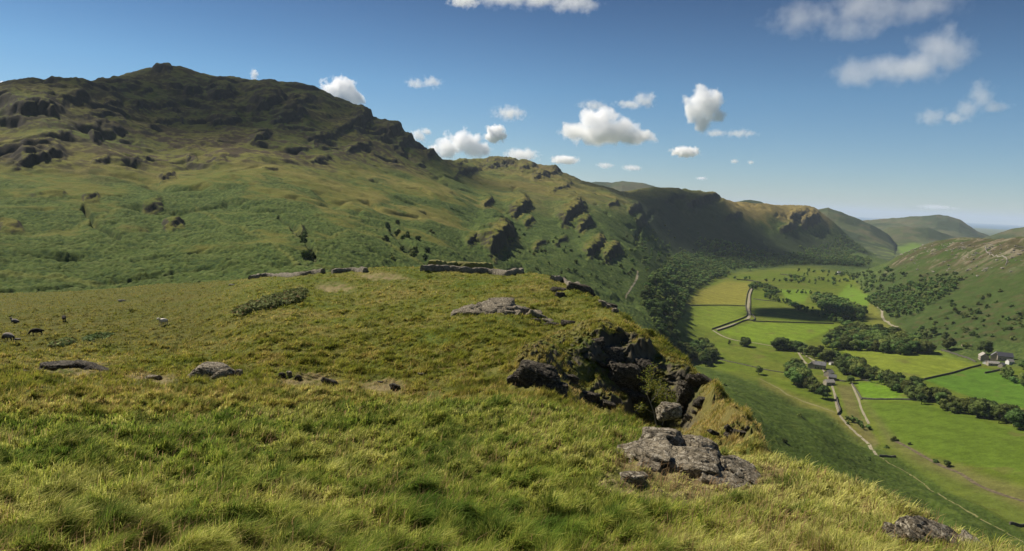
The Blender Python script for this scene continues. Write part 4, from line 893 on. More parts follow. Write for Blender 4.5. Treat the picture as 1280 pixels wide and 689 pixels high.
belt([(1000, 353), (1030, 357), (1062, 360)], 15, 15, 7, 12, HF, G[7], 2, 0.25)
belt([(1005, 341), (1035, 341), (1062, 345)], 22, 44, 8, 13, HF, G[7], 2, 0.35)
# lone hillside trees and bushes
BUSH = []
def bush(px, py, h, label, group): p = castM([(px, py)])[0]; BUSH.append((p[0], p[1], h, label, group))
GB1, GB2, GB3 = 'bushes dotted over the right-hand hill', 'bushes and thorns dotted over the left valley side', 'bushes on the bracken slope under the knoll'
rg = np.random.default_rng(12)
for cx, cy_, sx, sy, k in [(1195, 385, 10, 5, 9), (1213, 393, 12, 6, 12), (1233, 382, 5, 5, 5), (1250, 405, 18, 12, 14), (1165, 408, 10, 5, 8), (1205, 417, 10, 4, 7), (1225, 412, 18, 8, 8), (1160, 345, 30, 8, 14), (1130, 365, 18, 10, 10), (1205, 360, 30, 12, 8), (1270, 400, 8, 15, 8)]:
    for j in range(k): bush(min(cx + rg.normal() * sx, 1290), cy_ + rg.normal() * sy, rg.uniform(2.5, 6.5), 'dark bush dotted among the bracken of the right-hand hill', GB1)
for cx, cy_, sx, sy, k in [(495, 292, 6, 8, 7), (520, 315, 12, 8, 12), (378, 298, 5, 6, 4), (389, 322, 5, 3, 4), (700, 305, 14, 10, 12), (690, 330, 25, 12, 12), (760, 320, 12, 6, 8), (780, 340, 14, 10, 8), (800, 300, 20, 14, 16), (655, 300, 14, 10, 8), (740, 345, 20, 10, 8), (560, 335, 14, 4, 6), (830, 290, 16, 8, 10)]:
    for j in range(k): bush(cx + rg.normal() * sx, cy_ + rg.normal() * sy, rg.uniform(2.5, 6.0), 'dark thorn bush on the left valley side', GB2)
for px, py in ((906, 482), (897, 481), (980, 553), (1085, 575), (1000, 520), (1108, 560)): bush(px, py, 3.0, 'small dark bush on the bracken slope under the knoll', GB3)
bush(1118, 551, 4.5, 'greyish bare-looking bush at the head of the stream bed', None); bush(1169, 578, 3, 'scrubby bush left of the small stream-side tree', None); bush(1138, 556, 2.5, 'low scrub on the brown bank by the stream', None)
def visible(x, y, z):
    a = math.atan2(x, y)
    if not (LF.az[0] < a < LF.az[-1]): return False
    px, py = project(np.array([x]), np.array([y]), np.array([z]))
    if not (-25 < px[0] < 1305 and -20 < py[0] < 720): return False
    i = int((a - LF.az[0]) / (LF.az[1] - LF.az[0])); r = math.hypot(x, y); t = (z - CZ) / r
    k = np.searchsorted(LF.r, r)
    if k > 3 and LF.T[i, :min(k, len(LF.r))].max() > t: return False
    i = int((a - LM.az[0]) / (LM.az[1] - LM.az[0])); k = np.searchsorted(LM.r, r - 12)
    return not (k > 3 and LM.T[i, :k].max() > t)
zt = gz([t[0] for t in TREES], [t[1] for t in TREES])
cand = []
for t, z0 in zip(TREES, zt):
    vis = visible(t[0], t[1], z0 + t[2])
    cand.append((vis, t[2] / math.hypot(t[0], t[1]) + (10 if t[5] == 9 else 0), t, z0))
cand.sort(key=lambda q: -q[1] if q[0] else 1)
own = [q for q in cand if q[0]][:290]; rest = [q for q in cand if q[0]][290:]
ptree = []
for k, (crown, trunk, hh, raw) in enumerate(PROTO):
    ptree.append((crown, trunk, hh))
for n, (_, _, t, z0) in enumerate(own):
    k = t[6] if len(t) > 6 and t[6] is not None else int(rgT.integers(0, 7)); crown, trunk, hh = ptree[k]
    e = empty('tree', (t[0], t[1], z0 - 0.2), rgT.uniform(0, 6.28)); s = t[2] / hh; w = s * rgT.uniform(0.9, 1.15); e.scale = (w, w, s)
    tag(e, t[3], 'tree', t[4]); obj('crown', crown, e); obj('trunk', trunk, e)
Vs, Fs, Ss, Cs, n = [], [], [], [], 0
for _, _, t, z0 in rest:
    V, F, S, Cc, hh = LITE[int(rgT.integers(0, 4))]; s = t[2] / hh; a = rgT.uniform(0, 6.28); ca, sa = math.cos(a), math.sin(a)
    Vs.append(np.column_stack([(V[:, 0] * ca - V[:, 1] * sa) * s + t[0], (V[:, 0] * sa + V[:, 1] * ca) * s + t[1], V[:, 2] * s + z0 - 0.3]).astype(np.float32))
    Fs.append(F + n); Ss.append(S); Cs.append((Cc * rgT.uniform(0.7, 1.35) * np.array([rgT.uniform(.85, 1.2), 1, 1])[None]).astype(np.float32)); n += len(V)
print('trees', len(own), 'woodland', len(rest), 'bushes', len(BUSH))
if rest: tag(obj('woodland', mesh_np('woodland', np.vstack(Vs), np.concatenate(Fs), M_LEAF, np.vstack(Cs), False, np.concatenate(Ss))), 'dense broadleaf woodland on the far and left sides of the valley', 'woodland', kind='stuff')
bl = []
for k in range(4):
    V, F, S, Cc = crown_mesh(700 + k, 4.2, 3.0, 7, 34, 0.34, np.array(GREEN) * (0.85, 1.0, 0.8, 1.15)[k]); V[:, 2] -= 0.5; bl.append(mesh_np('bush', V, F, M_LEAF, Cc, False, S))
zb_ = gz([b[0] for b in BUSH], [b[1] for b in BUSH])
for (x, y, h, lab, grp), z0 in zip(BUSH, zb_):
    if not visible(x, y, z0 + h): continue
    o = obj('bush', bl[int(rgT.integers(0, 4))]); s = h / 3; o.location = (x, y, z0 - 0.1); o.scale = (s * rgT.uniform(.8, 1.1), s * rgT.uniform(.8, 1.1), s); o.rotation_euler = (0, 0, rgT.uniform(0, 6.28)); tag(o, lab, 'bush', grp)

# ------------------------------------------------------------------ farm buildings
M_STONEW = plain_mat('farm_stone', (0.22, 0.19, 0.15), (0.36, 0.32, 0.25), 1.5)
M_WHITEW = plain_mat('whitewash', (0.62, 0.60, 0.56), (0.74, 0.72, 0.68), 1.0)
M_SLATE = plain_mat('slate', (0.10, 0.10, 0.105), (0.19, 0.185, 0.18), 1.2)
M_PALESLATE = plain_mat('weathered_slate', (0.24, 0.22, 0.19), (0.36, 0.33, 0.28), 1.0)
M_DARKW = plain_mat('window_glass', (0.02, 0.022, 0.025), (0.03, 0.03, 0.035)); M_DOOR = plain_mat('door_paint', (0.05, 0.07, 0.05), (0.06, 0.08, 0.06))
def box(bm, cx, cy, cz, sx, sy, sz):
    bmesh.ops.create_cube(bm, size=1, matrix=Matrix.Translation((cx, cy, cz)) @ Matrix.Diagonal((sx, sy, sz, 1)))
def bmobj(name, bm, mat, parent):
    me = bpy.data.meshes.new(name); bm.to_mesh(me); bm.free(); me.materials.append(mat); return obj(name, me, parent)
def house(px, py, l, w, h, rise, rz, label, wallm, roofm, chim=1, wins=3, cat='farm building', name='farm_building', shift=(0, 0)):
    p = castM([(px, py)])[0]; x, y = p[0] + shift[0], p[1] + shift[1]; e = empty(name, (x, y, gz(x, y)[0] - 0.3), rz); tag(e, label, cat, None)
    bm = bmesh.new(); vs = [bm.verts.new(q) for q in [(-l / 2, -w / 2, 0), (l / 2, -w / 2, 0), (l / 2, w / 2, 0), (-l / 2, w / 2, 0), (-l / 2, -w / 2, h), (l / 2, -w / 2, h), (l / 2, w / 2, h), (-l / 2, w / 2, h), (-l / 2, 0, h + rise), (l / 2, 0, h + rise)]]
    for f in ((0, 1, 5, 4), (2, 3, 7, 6), (1, 2, 6, 9, 5), (3, 0, 4, 8, 7), (3, 2, 1, 0)): bm.faces.new([vs[i] for i in f])
    bmobj('wall', bm, wallm, e)
    bm = bmesh.new(); o = 0.35; s = rise / (w / 2); t = 0.22; L = l / 2 + 0.25; a = w / 2 + o
    pr = [(-a, h - o * s), (0, h + rise), (a, h - o * s), (a, h - o * s + t), (0, h + rise + t), (-a, h - o * s + t)]
    A = [bm.verts.new((-L, q[0], q[1] + .02)) for q in pr]; B = [bm.verts.new((L, q[0], q[1] + .02)) for q in pr]
    for i in range(6): j = (i + 1) % 6; bm.faces.new([A[i], A[j], B[j], B[i]])
    bm.faces.new([A[0], A[5], A[4], A[1]]); bm.faces.new([A[1], A[4], A[3], A[2]]); bm.faces.new([B[1], B[4], B[5], B[0]]); bm.faces.new([B[2], B[3], B[4], B[1]])
    bmesh.ops.recalc_face_normals(bm, faces=bm.faces); rf = bmobj('roof', bm, roofm, e)
    for k in range(chim):
        bm = bmesh.new(); box(bm, (-l / 2 + 0.7) if k == 0 else (l / 2 - 0.7), 0, h + rise + 0.5, 0.9, 0.8, 1.6); bmobj('chimney', bm, wallm, rf)
    for side in (-1, 1):
        for k in range(wins):
            xx = l * ((k + 0.5) / wins - 0.5)
            if side == -1 and k == wins // 2:
                bm = bmesh.new(); box(bm, xx, -w / 2, 1.3, 1.1, 0.08, 2.1); bmobj('door', bm, M_DOOR, e)
            else:
                bm = bmesh.new(); box(bm, xx, side * w / 2, 1.9, 1.0, 0.08, 1.1); bmobj('window', bm, M_DARKW, e)
    return e
house(1015, 460, 9, 7, 4.5, 2.6, 0.9, 'pale stone cottage furthest up the lane in the valley farm', M_STONEW, M_PALESLATE)
house(1025, 461, 11, 7.5, 5.0, 3.2, -0.5, 'grey-roofed farmhouse with a dark gable, right of the pale cottage', M_STONEW, M_SLATE, 2, 4, 'farmhouse', 'farmhouse')
house(1036, 470, 9, 6, 4.0, 2.6, 0.6, 'stone barn in the middle of the valley farm with a bright pale roof', M_STONEW, M_PALESLATE, 0, 2, 'barn', 'barn')
house(1040, 475, 7, 5.5, 3.6, 2.4, -0.3, 'small brown-walled outhouse beside the garden of the valley farm', plain_mat('brown_stone', (0.14, 0.11, 0.09), (0.2, 0.16, 0.13)), M_SLATE, 0, 2)
house(1036, 481, 9, 6, 3.4, 2.2, 0.15, 'lowest long shed of the valley farm with a pale sheet roof', M_STONEW, M_PALESLATE, 0, 2, 'shed', 'shed')
house(1039, 456, 4, 3.2, 2.4, 1.2, 0.3, 'tiny white outbuilding under the trees above the valley farm', M_WHITEW, M_PALESLATE, 0, 1, 'shed', 'shed')
house(1229, 450, 10, 7.5, 5.0, 3.2, 1.2, 'left stone house of the right-hand farm with a grey-green roof', M_STONEW, M_PALESLATE, 1, 3, 'farmhouse', 'farmhouse')
house(1244, 450, 12, 8, 5.2, 3.8, 0.9, 'tall barn with a sunlit stone gable in the middle of the right-hand farm', plain_mat('warm_stone', (0.30, 0.23, 0.16), (0.40, 0.32, 0.23), 1.5), M_SLATE, 0, 3, 'barn', 'barn')
house(1255, 450, 14, 8, 4.8, 3.4, -0.35, 'long dark-roofed barn at the right of the right-hand farm', M_STONEW, plain_mat('dark_slate', (0.045, 0.045, 0.055), (0.07, 0.07, 0.08)), 0, 3, 'barn', 'barn')
house(1241, 457, 11, 5, 3.0, 1.8, -0.15, 'low pale lean-to shed in front of the tall barn at the right-hand farm', M_STONEW, M_PALESLATE, 0, 2, 'shed', 'shed')
house(1252, 459, 6, 4.5, 3.0, 1.8, 0.5, 'small grey shed with a dark doorway, lowest of the right-hand farm', M_STONEW, M_SLATE, 0, 1, 'shed', 'shed')
house(1262, 455, 6.5, 4.5, 3.2, 2.0, 0.2, 'whitish outhouse at the far right end of the right-hand farm', M_WHITEW, M_PALESLATE, 0, 2, 'shed', 'shed')
house(1231, 455, 3.5, 3, 2.6, 1.2, 0.6, 'tiny white porch hut beside the left house of the right-hand farm', M_WHITEW, M_PALESLATE, 0, 1, 'shed', 'shed')
house(1208, 433, 9, 4.5, 2.2, 0.6, -0.25, 'ruined brown barn with broken walls above the meadows', plain_mat('ruin_stone', (0.22, 0.16, 0.12), (0.32, 0.25, 0.19)), plain_mat('turf_roof', (0.10, 0.10, 0.04), (0.14, 0.12, 0.06)), 0, 2, 'barn', 'barn')
house(1050, 343, 15, 8, 5.0, 3.0, 0.1, 'white cottage far off among trees at the head of the valley', M_WHITEW, M_SLATE, 1, 3, 'cottage', 'cottage')

# ------------------------------------------------------------------ sheep
def sheep_mesh(seed, grazing, lying=False):
    V = [(-.42, 0, .62), (-.1, 0, .64), (.25, 0, .64), (.45, 0, .66)]; E = [(0, 1), (1, 2), (2, 3)]; Rr = [.22, .27, .26, .18]
    def chain(start, pts, rad):
        k = start
        for p, r in zip(pts, rad): V.append(p); Rr.append(r); E.append((k, len(V) - 1)); k = len(V) - 1
    if grazing: chain(3, [(.60, 0, .52), (.70, 0, .34), (.76, 0, .20), (.82, 0, .08)], [.12, .10, .085, .05])
    else: chain(3, [(.58, 0, .82), (.66, 0, .95), (.76, 0, .93), (.88, 0, .86)], [.11, .10, .085, .05])
    for s in (-1, 1):
        if lying: chain(2, [(.36, .16 * s, .42), (.5, .17 * s, .33)], [.08, .05]); chain(0, [(-.40, .18 * s, .42), (-.2, .24 * s, .33)], [.1, .05])
        else:
            chain(2, [(.32, .13 * s, .44), (.33, .13 * s, .24), (.32, .13 * s, .0)], [.075, .042, .04]); chain(0, [(-.40, .14 * s, .46), (-.48, .14 * s, .26), (-.43, .14 * s, .0)], [.095, .045, .04])
        chain(6 if grazing else 5, [((.66, .13 * s, .36) if grazing else (.62, .14 * s, .97))], [.03])
    chain(0, [(-.62, 0, .58), (-.66, 0, .40)], [.06, .04])
    me = bpy.data.meshes.new('sheep'); me.from_pydata(V, E, []); o = bpy.data.objects.new('sheep', me); COL.objects.link(o)
    md = o.modifiers.new('skin', 'SKIN'); o.modifiers.new('sub', 'SUBSURF').levels = 2
    for v, r in zip(me.skin_vertices[0].data if me.skin_vertices else [], Rr): v.radius = (r, r)
    if not me.skin_vertices:
        bpy.context.view_layer.objects.active = o
    me.skin_vertices[0].data[0].use_root = True
    bpy.context.view_layer.update(); dg = bpy.context.evaluated_depsgraph_get(); m2 = bpy.data.meshes.new_from_object(o.evaluated_get(dg)); bpy.data.objects.remove(o); return m2
def wool(name, a, b, c):
    m, n, bs = newmat(name); tc = ND(n, 'ShaderNodeTexCoord'); r = ND(n, 'ShaderNodeValToRGB'); sp = ND(n, 'ShaderNodeSeparateXYZ'); n.links.new(tc.outputs['Object'], sp.inputs[0])
    r.color_ramp.elements[0].position = 0.45; r.color_ramp.elements[0].color = (*a, 1); r.color_ramp.elements[1].position = 0.8; r.color_ramp.elements[1].color = (*b, 1)
    n.links.new(mathn(n, 'ADD', sp.outputs['Z'], mathn(n, 'MULTIPLY', noise_node(n, tc.outputs['Object'], 9, 4).outputs['Fac'], 0.1)), r.inputs[0])
    n.links.new(r.outputs[0], bs.inputs['Base Color']); bp = ND(n, 'ShaderNodeBump'); bp.inputs['Distance'].default_value = 0.04; n.links.new(noise_node(n, tc.outputs['Object'], 22, 4).outputs['Fac'], bp.inputs['Height']); n.links.new(bp.outputs[0], bs.inputs['Normal']); return m
W_DARK = wool('dark_fleece', (0.016, 0.013, 0.011), (0.035, 0.028, 0.022), 0); W_GREY = wool('grey_backed_fleece', (0.025, 0.02, 0.017), (0.22, 0.19, 0.16), 0); W_WHITE = wool('white_fleece', (0.45, 0.40, 0.33), (0.66, 0.60, 0.50), 0)
SM = [sheep_mesh(1, True), sheep_mesh(2, False), sheep_mesh(3, False, True)]
GS = 'sheep grazing on the saddle'
for px, py, k, rz, mat, lab in [(11, 427, 0, 2.9, W_GREY, 'dark sheep with a pale grey back grazing nearest the left edge'), (46, 420, 0, -2.5, W_DARK, 'black sheep grazing between the other two dark ones'),
                                (80, 402, 0, 2.2, W_DARK, 'black sheep grazing furthest back and to the right of the dark ones'), (204, 407, 1, -1.9, W_WHITE, 'white sheep standing alone facing the viewer on open grass'),
                                (19, 404, 2, 3.0, W_GREY, 'pale-backed sheep lying down behind the dark ones')]:
    me = SM[k].copy(); me.materials.clear(); me.materials.append(mat); me.polygons.foreach_set('use_smooth', np.ones(len(me.polygons), bool))
    p = castF([(px, py)])[0]; o = obj('sheep', me); o.location = (p[0], p[1], p[2] + (-.28 if k == 2 else -0.02)); o.rotation_euler = (0, 0, rz); o.scale = (1.1,) * 3; tag(o, lab, 'sheep', None)
rock(22, 425, (1.0, 0.5, 0.3), 'pale flat stone lying beside the sheep at the left edge', 91, mat=M_PALE, sub=5)
rock(152, 377, (1.9, 0.9, 0.6), 'pale boulder far back on the saddle', 92, mat=M_PALE, sub=5, name='boulder', cat='boulder')
rock(290, 357, (1.6, 0.8, 0.5), 'low pale stone left of the long ruined wall', 93, mat=M_PALE, sub=5)

# ------------------------------------------------------------------ rowan on the crag
def small_tree(px, py, h, lean, label):
    rg = np.random.default_rng(44); p = castF([(px, py)])[0]; V, F, tips = [], [], []
    def limb(a, b, ra, rb, side=7):
        k = len(V); d = (b - a) / (np.linalg.norm(b - a) + 1e-9); u = np.cross(d, [.21, .9, .3]); u /= np.linalg.norm(u); w = np.cross(d, u)
        for c_, r_ in ((a, ra), (b, rb)):
            for j in range(side): t = j * 6.283 / side; V.append(c_ + r_ * (math.cos(t) * u + math.sin(t) * w))
        for j in range(side): F.append([k + j, k + (j + 1) % side, k + side + (j + 1) % side, k + side + j])
    def grow(a, d, ln, r, depth):
        seg = 4; q = a
        for i in range(seg):
            d = d + rg.normal(size=3) * 0.13 + np.array([0, 0, .03]); d /= np.linalg.norm(d); nq = q + d * ln / seg; r2 = r * (1 - 0.45 / seg * 1.4); limb(q, nq, r, r2); q, r = nq, r2
            if depth > 0 and i >= 1:
                for _ in range(2 if depth > 1 else 2):
                    sd = np.cross(d, rg.normal(size=3)); sd /= np.linalg.norm(sd); grow(q, d * 0.55 + sd * 0.75, ln * rg.uniform(.38, .62), r * 0.6, depth - 1)
            if depth <= 1: tips.append(q.copy())
        if depth == 0: tips.append(q.copy())
    b = np.array([0., 0., -.2])
    grow(b, np.array([-0.62, 0.1, 1.0]), h * 1.0, 0.06, 2); grow(b + [.08, 0, 0], np.array([0.5, 0.0, 0.9]), h * 0.6, 0.045, 2)
    e = empty('rowan_tree', (p[0], p[1], p[2])); tag(e, label, 'tree')
    obj('trunk', mesh_np('trunk', np.array(V), np.array(F), plain_mat('pale_bark', (0.28, 0.25, 0.20), (0.42, 0.38, 0.31), 6)), e)
    T = np.array(tips); T = T[T[:, 2] > h * 0.42]; P = np.repeat(T, 9, 0) + rg.normal(size=(len(T) * 9, 3)) * 0.13
    L, Fq = leaf_quads(P, np.tile([0.2, -.3, 1.0], (len(P), 1)), 0.055, rg, 0.9)
    cc = np.where(rg.random(len(P))[:, None] < 0.25, np.array([[0.30, 0.28, 0.045]]), np.array([[0.16, 0.20, 0.035]])) * rg.uniform(.7, 1.3, len(P))[:, None]
    obj('crown', mesh_np('crown', L, Fq, M_ROWAN, np.repeat(cc, 4, 0), False), e)
small_tree(824, 537, 2.7, 0, 'small spindly yellow-green tree growing from the crag behind the largest outcrop')

# ------------------------------------------------------------------ grass, bracken on the knoll
def blades(name, pos, h, w, az, lean, col, label, kind='stuff', curve=True, mat=None):
    """one curved blade per row of pos"""
    n = len(pos); a = np.stack([np.cos(az), np.sin(az), np.zeros(n)], 1); s = np.stack([-a[:, 1], a[:, 0], np.zeros(n)], 1)
    z = np.array([0, 0, 1.0]); H = h[:, None]; Wd = w[:, None]; Lz = lean[:, None]
    m = pos + z * H * 0.55 + a * H * Lz * 0.30; t = pos + z * H * (1 - 0.3 * Lz) + a * H * Lz
    if curve: V = np.stack([pos - s * Wd * .5, pos + s * Wd * .5, m + s * Wd * .38, m - s * Wd * .38, t], 1); k = 5; F = np.array([0, 1, 2, 3, 3, 2, 4])
    else: V = np.stack([pos - s * Wd * .5, pos + s * Wd * .5, t], 1); k = 3; F = np.array([0, 1, 2])
    idx = (np.arange(n)[:, None] * k + F[None]).ravel(); sz = np.tile(np.array([4, 3] if curve else [3], np.int32), n)
    shade = np.array([0.8, 0.8, 1.0, 1.0, 1.12]) if curve else np.array([0.85, 0.85, 1.1])  # shade low in the sward painted into the blade foot, tip lightened
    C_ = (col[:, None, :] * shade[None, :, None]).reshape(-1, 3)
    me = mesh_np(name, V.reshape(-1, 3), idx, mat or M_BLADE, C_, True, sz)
    return tag(obj(name, me), label, None, None, kind)
def scatter(n, rmin, rmax, seed, amax=0.80):
    """positions on the near ground, thinning with distance"""
    rg = np.random.default_rng(seed); Xp, Yp = LF.pix()
    dpy = np.zeros_like(Yp); dpy[:, :-1] = Yp[:, :-1] - Yp[:, 1:]
    run = np.minimum.accumulate(Yp, axis=1); vis = Yp <= run + 0.5
    dl_ = np.gradient(LF.lv); w = np.where(vis, np.clip(dpy, 0, 6), 0.0) + 0.06 * dl_[None] / 0.0077; w *= (LF.r[None] > rmin) & (LF.r[None] < rmax) & (np.abs(LF.az[:, None]) < amax)
    inside = (Yp > -50) & (Yp < 790); w *= inside
    cw = np.cumsum(w.ravel()); q = np.searchsorted(cw, rg.uniform(0, cw[-1], n)); i, j = np.unravel_index(np.minimum(q, w.size - 1), w.shape)
    az = LF.az[i] + (LF.az[1] - LF.az[0]) * rg.uniform(-.5, .5, n); r = np.exp(LF.lv[j] + dl_[j] * rg.uniform(0, 1, n))
    x, y = np.sin(az) * r, np.cos(az) * r
    return x, y, gz(x, y, LF), r, i, j, rg
BARE, SOILM, DRY = np.clip(bare, 0, 1), soil, dry
def grass_layer(n, rmin, rmax, seed, h0, h1, name, label, curve):
    x, y, z, r, i, j, rg = scatter(n, rmin, rmax, seed)
    clump = np.where(r < 30, fbm(x / 0.62, y / 0.62, 3, 73), fbm(x / 1.4, y / 1.4, 3, 74)); patch = fbm(x / 2.6, y / 2.6, 3, 202); big = fbm(x / 9, y / 9, 2, 203); fine = fbm(x / 0.22, y / 0.22, 2, 204)
    keep = rg.random(n) > np.maximum(BARE[i, j] * 1.1, SOILM[i, j] * 0.72); keep &= rg.random(n) < np.clip(0.80 + 1.1 * clump + 0.5 * fine, 0.10, 1)
    x, y, z, r, i, j, clump, patch, big, fine = [q[keep] for q in (x, y, z, r, i, j, clump, patch, big, fine)]; m = len(x)
    long_ = np.clip(0.45 + 1.1 * clump + 0.45 * patch + 0.3 * fine, 0.05, 1.25); h = (h0 + (h1 - h0) * long_) * rg.uniform(0.6, 1.25, m) * (1 - 0.6 * SOILM[i, j])
    w = np.maximum(0.004, 0.62 * r / 682) * rg.uniform(0.6, 1.4, m)
    az = 3.2 * fbm(x / 0.9, y / 0.9, 2, 206) + rg.normal(0.2, 0.8, m); lean = np.clip(rg.normal(0.62, 0.28, m) + 0.2 * patch, 0.05, 1.15)
    d = np.clip(DRY[i, j] * 0.80 + 0.25 * big + 0.22 * rg.normal(size=m) + 0.25 * SOILM[i, j] - 0.16 * (r > 30) - 0.35 * np.clip(patch + 0.6 * fine, -.3, 1), 0, 1)
    c = np.empty((m, 3)); c[:] = (0.150, 0.195, 0.024); c = mixc(c, (0.30, 0.285, 0.050), sstep(0.2, 0.5, d)); c = mixc(c, (0.52, 0.46, 0.17), sstep(0.5, 0.95, d) * 0.85)
    c = mixc(c, (0.165, 0.165, 0.036), moorF[i, j] * 0.6)
    c = mixc(c, (0.060, 0.100, 0.012), sstep(0.12, 0.5, patch + 0.7 * fine) * 0.75); c *= (1.18 * rg.uniform(0.55, 1.45, m))[:, None]
    blades(name, np.stack([x, y, z - 0.02], 1), h, w, az, lean, c, label, curve=curve)
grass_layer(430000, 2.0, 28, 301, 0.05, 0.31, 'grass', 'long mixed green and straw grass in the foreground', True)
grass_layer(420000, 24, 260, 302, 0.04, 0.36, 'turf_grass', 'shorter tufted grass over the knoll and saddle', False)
# seed heads
x, y, z, r, i, j, rg = scatter(26000, 3, 45, 303); pt = fbm(x / 3.5, y / 3.5, 3, 205); k = (BARE[i, j] < .3) & (rg.random(len(x)) < np.clip(0.25 + 1.2 * pt + 0.5 * (x > 2) * (r < 25), 0.03, 1))
x, y, z, r = x[k], y[k], z[k], r[k]; m = len(x); cc = np.tile([[0.40, 0.30, 0.13]], (m, 1)) * rg.uniform(.6, 1.25, m)[:, None]
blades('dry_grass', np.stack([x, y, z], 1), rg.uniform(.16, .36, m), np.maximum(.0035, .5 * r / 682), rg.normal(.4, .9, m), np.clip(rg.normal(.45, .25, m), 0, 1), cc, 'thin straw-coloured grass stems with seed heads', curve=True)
# bracken clump on the knoll
def bracken(pts, sp, hh, label, group, n, seed):
    rg = np.random.default_rng(seed); P = castF(pts)[:, :2]; lo, hi = P.min(0), P.max(0); q = rg.uniform(lo, hi, (n * 12, 2)); q = q[inpoly(q[:, 0], q[:, 1], P.tolist())][:n]
    m = 26; B = np.repeat(q, m, 0); ang = rg.uniform(0, 6.28, len(B)); tt = rg.uniform(0.15, 1, len(B)); base = gz(B[:, 0], B[:, 1], LF)
    pos = np.stack([B[:, 0] + np.cos(ang) * tt * .55, B[:, 1] + np.sin(ang) * tt * .55, base + hh * (0.95 - .35 * tt ** 2) * rg.uniform(.5, 1.05, len(B))], 1)
    V, F = leaf_quads(pos, np.stack([np.cos(ang) * .5, np.sin(ang) * .5, np.ones(len(B))], 1), 0.22, rg, 0.5)
    cc = np.where(rg.random(len(B))[:, None] < .12, np.array([[.20, .15, .06]]), np.array([[.15, .18, .06]])) * rg.uniform(.6, 1.5, len(B))[:, None]
    return tag(obj('bracken', mesh_np('bracken', V, F, M_LEAF, np.repeat(cc, 4, 0), False)), label, 'bracken', group)
bracken([(290, 395), (312, 383), (340, 375), (370, 366), (383, 367), (376, 379), (345, 386), (310, 396)], 1, 0.8, 'bracken thicket on the left slope of the knoll below the ruined walls', None, 300, 1)
bracken([(66, 433), (86, 426), (90, 429), (70, 436)], 1, .45, 'small dark bracken patch behind the long low outcrop', None, 40, 2)
bracken([(105, 425), (135, 417), (137, 420), (108, 428)], 1, .4, 'thin strip of bracken right of the small dark patch', None, 40, 3)

# ------------------------------------------------------------------ clouds
def cloud(px, py, wpx, hpx, label, puffs, dens=0.02, D=None, amp=0.9, base_el=None, seed=0, hard=5.0, base_h=1150.0):
    """puffs in units of half width / half height about the centre"""
    a, t = rays([px], [py + hpx * 0.45]); r = D or base_h / max(t[0], 0.02); a, t = rays([px], [py]); sl_ = r * math.hypot(1, t[0])
    hw, hh = wpx * sl_ / F_ / 2, hpx * sl_ / F_ / 2; dp = hw * 0.8
    bm = bmesh.new(); bmesh.ops.create_uvsphere(bm, u_segments=20, v_segments=12, radius=1.0)
    for v in bm.verts: v.co = Vector((v.co.x * 1.55 * hw, v.co.y * 1.4 * dp, v.co.z * 1.6 * hh))
    me = bpy.data.meshes.new('cloud'); bm.to_mesh(me); bm.free()
    m = bpy.data.materials.new('cloud_vapour'); m.use_nodes = True; n = m.node_tree; n.nodes.remove(n.nodes['Principled BSDF'])
    pv = ND(n, 'ShaderNodeVolumePrincipled'); n.links.new(pv.outputs[0], n.nodes['Material Output'].inputs['Volume'])
    pv.inputs['Color'].default_value = (1.0, 1.0, 1.0, 1); pv.inputs['Anisotropy'].default_value = 0.1
    tc = ND(n, 'ShaderNodeTexCoord'); mp = ND(n, 'ShaderNodeVectorMath', operation='DIVIDE'); n.links.new(tc.outputs['Object'], mp.inputs[0]); mp.inputs[1].default_value = (hw, dp, hh)
    mn = ND(n, 'ShaderNodeVectorMath', operation='SCALE'); n.links.new(tc.outputs['Object'], mn.inputs[0]); mn.inputs['Scale'].default_value = 1 / (0.8 * min(hw, hh) + 0.12 * hw)
    mo = ND(n, 'ShaderNodeVectorMath', operation='ADD'); n.links.new(mn.outputs[0], mo.inputs[0]); mo.inputs[1].default_value = (seed * 7.1 + 3, seed * 3.7, seed * 1.9)
    no = noise_node(n, mo.outputs[0], 1.5, 7, 0.62); shape = None
    for (cx, cz, rx, rz) in puffs:
        sb = ND(n, 'ShaderNodeVectorMath', operation='SUBTRACT'); n.links.new(mp.outputs[0], sb.inputs[0]); sb.inputs[1].default_value = (cx, 0, -cz)
        dv = ND(n, 'ShaderNodeVectorMath', operation='DIVIDE'); n.links.new(sb.outputs[0], dv.inputs[0]); dv.inputs[1].default_value = (rx, max(rx, .5), rz)
        ln = ND(n, 'ShaderNodeVectorMath', operation='LENGTH'); n.links.new(dv.outputs[0], ln.inputs[0]); q = mathn(n, 'SUBTRACT', 1.0, ln.outputs['Value'])
        shape = q if shape is None else mathn(n, 'MAXIMUM', shape, q)
    d = mathn(n, 'ADD', shape, mathn(n, 'MULTIPLY_ADD', no.outputs['Fac'], 2.8 * amp, -1.4 * amp - 0.08))
    d = mathn(n, 'MULTIPLY', d, hard * 0.55); d = mathn(n, 'MINIMUM', mathn(n, 'MAXIMUM', d, 0.0), 1.0)
    n.links.new(mathn(n, 'MULTIPLY', d, dens * 280 / max(hw, 1)), pv.inputs['Density'])
    me.materials.append(m); m.cycles.volume_step_rate = 0.35
    o = obj('cloud', me); o.location = (math.sin(a[0]) * r, math.cos(a[0]) * r, CZ + t[0] * r); o.rotation_euler = (0, 0, -a[0]); tag(o, label, 'cloud'); return o
one = [(0, 0, 1, .9)]
cloud(758, 160, 118, 50, 'largest white cumulus, with a rising left tower, above the middle ridge', [(-.15, -.35, .42, .7), (-.55, .25, .45, .45), (.15, .15, .5, .65), (.55, .4, .45, .4), (-.1, .3, .8, .5)], 0.03, seed=1)
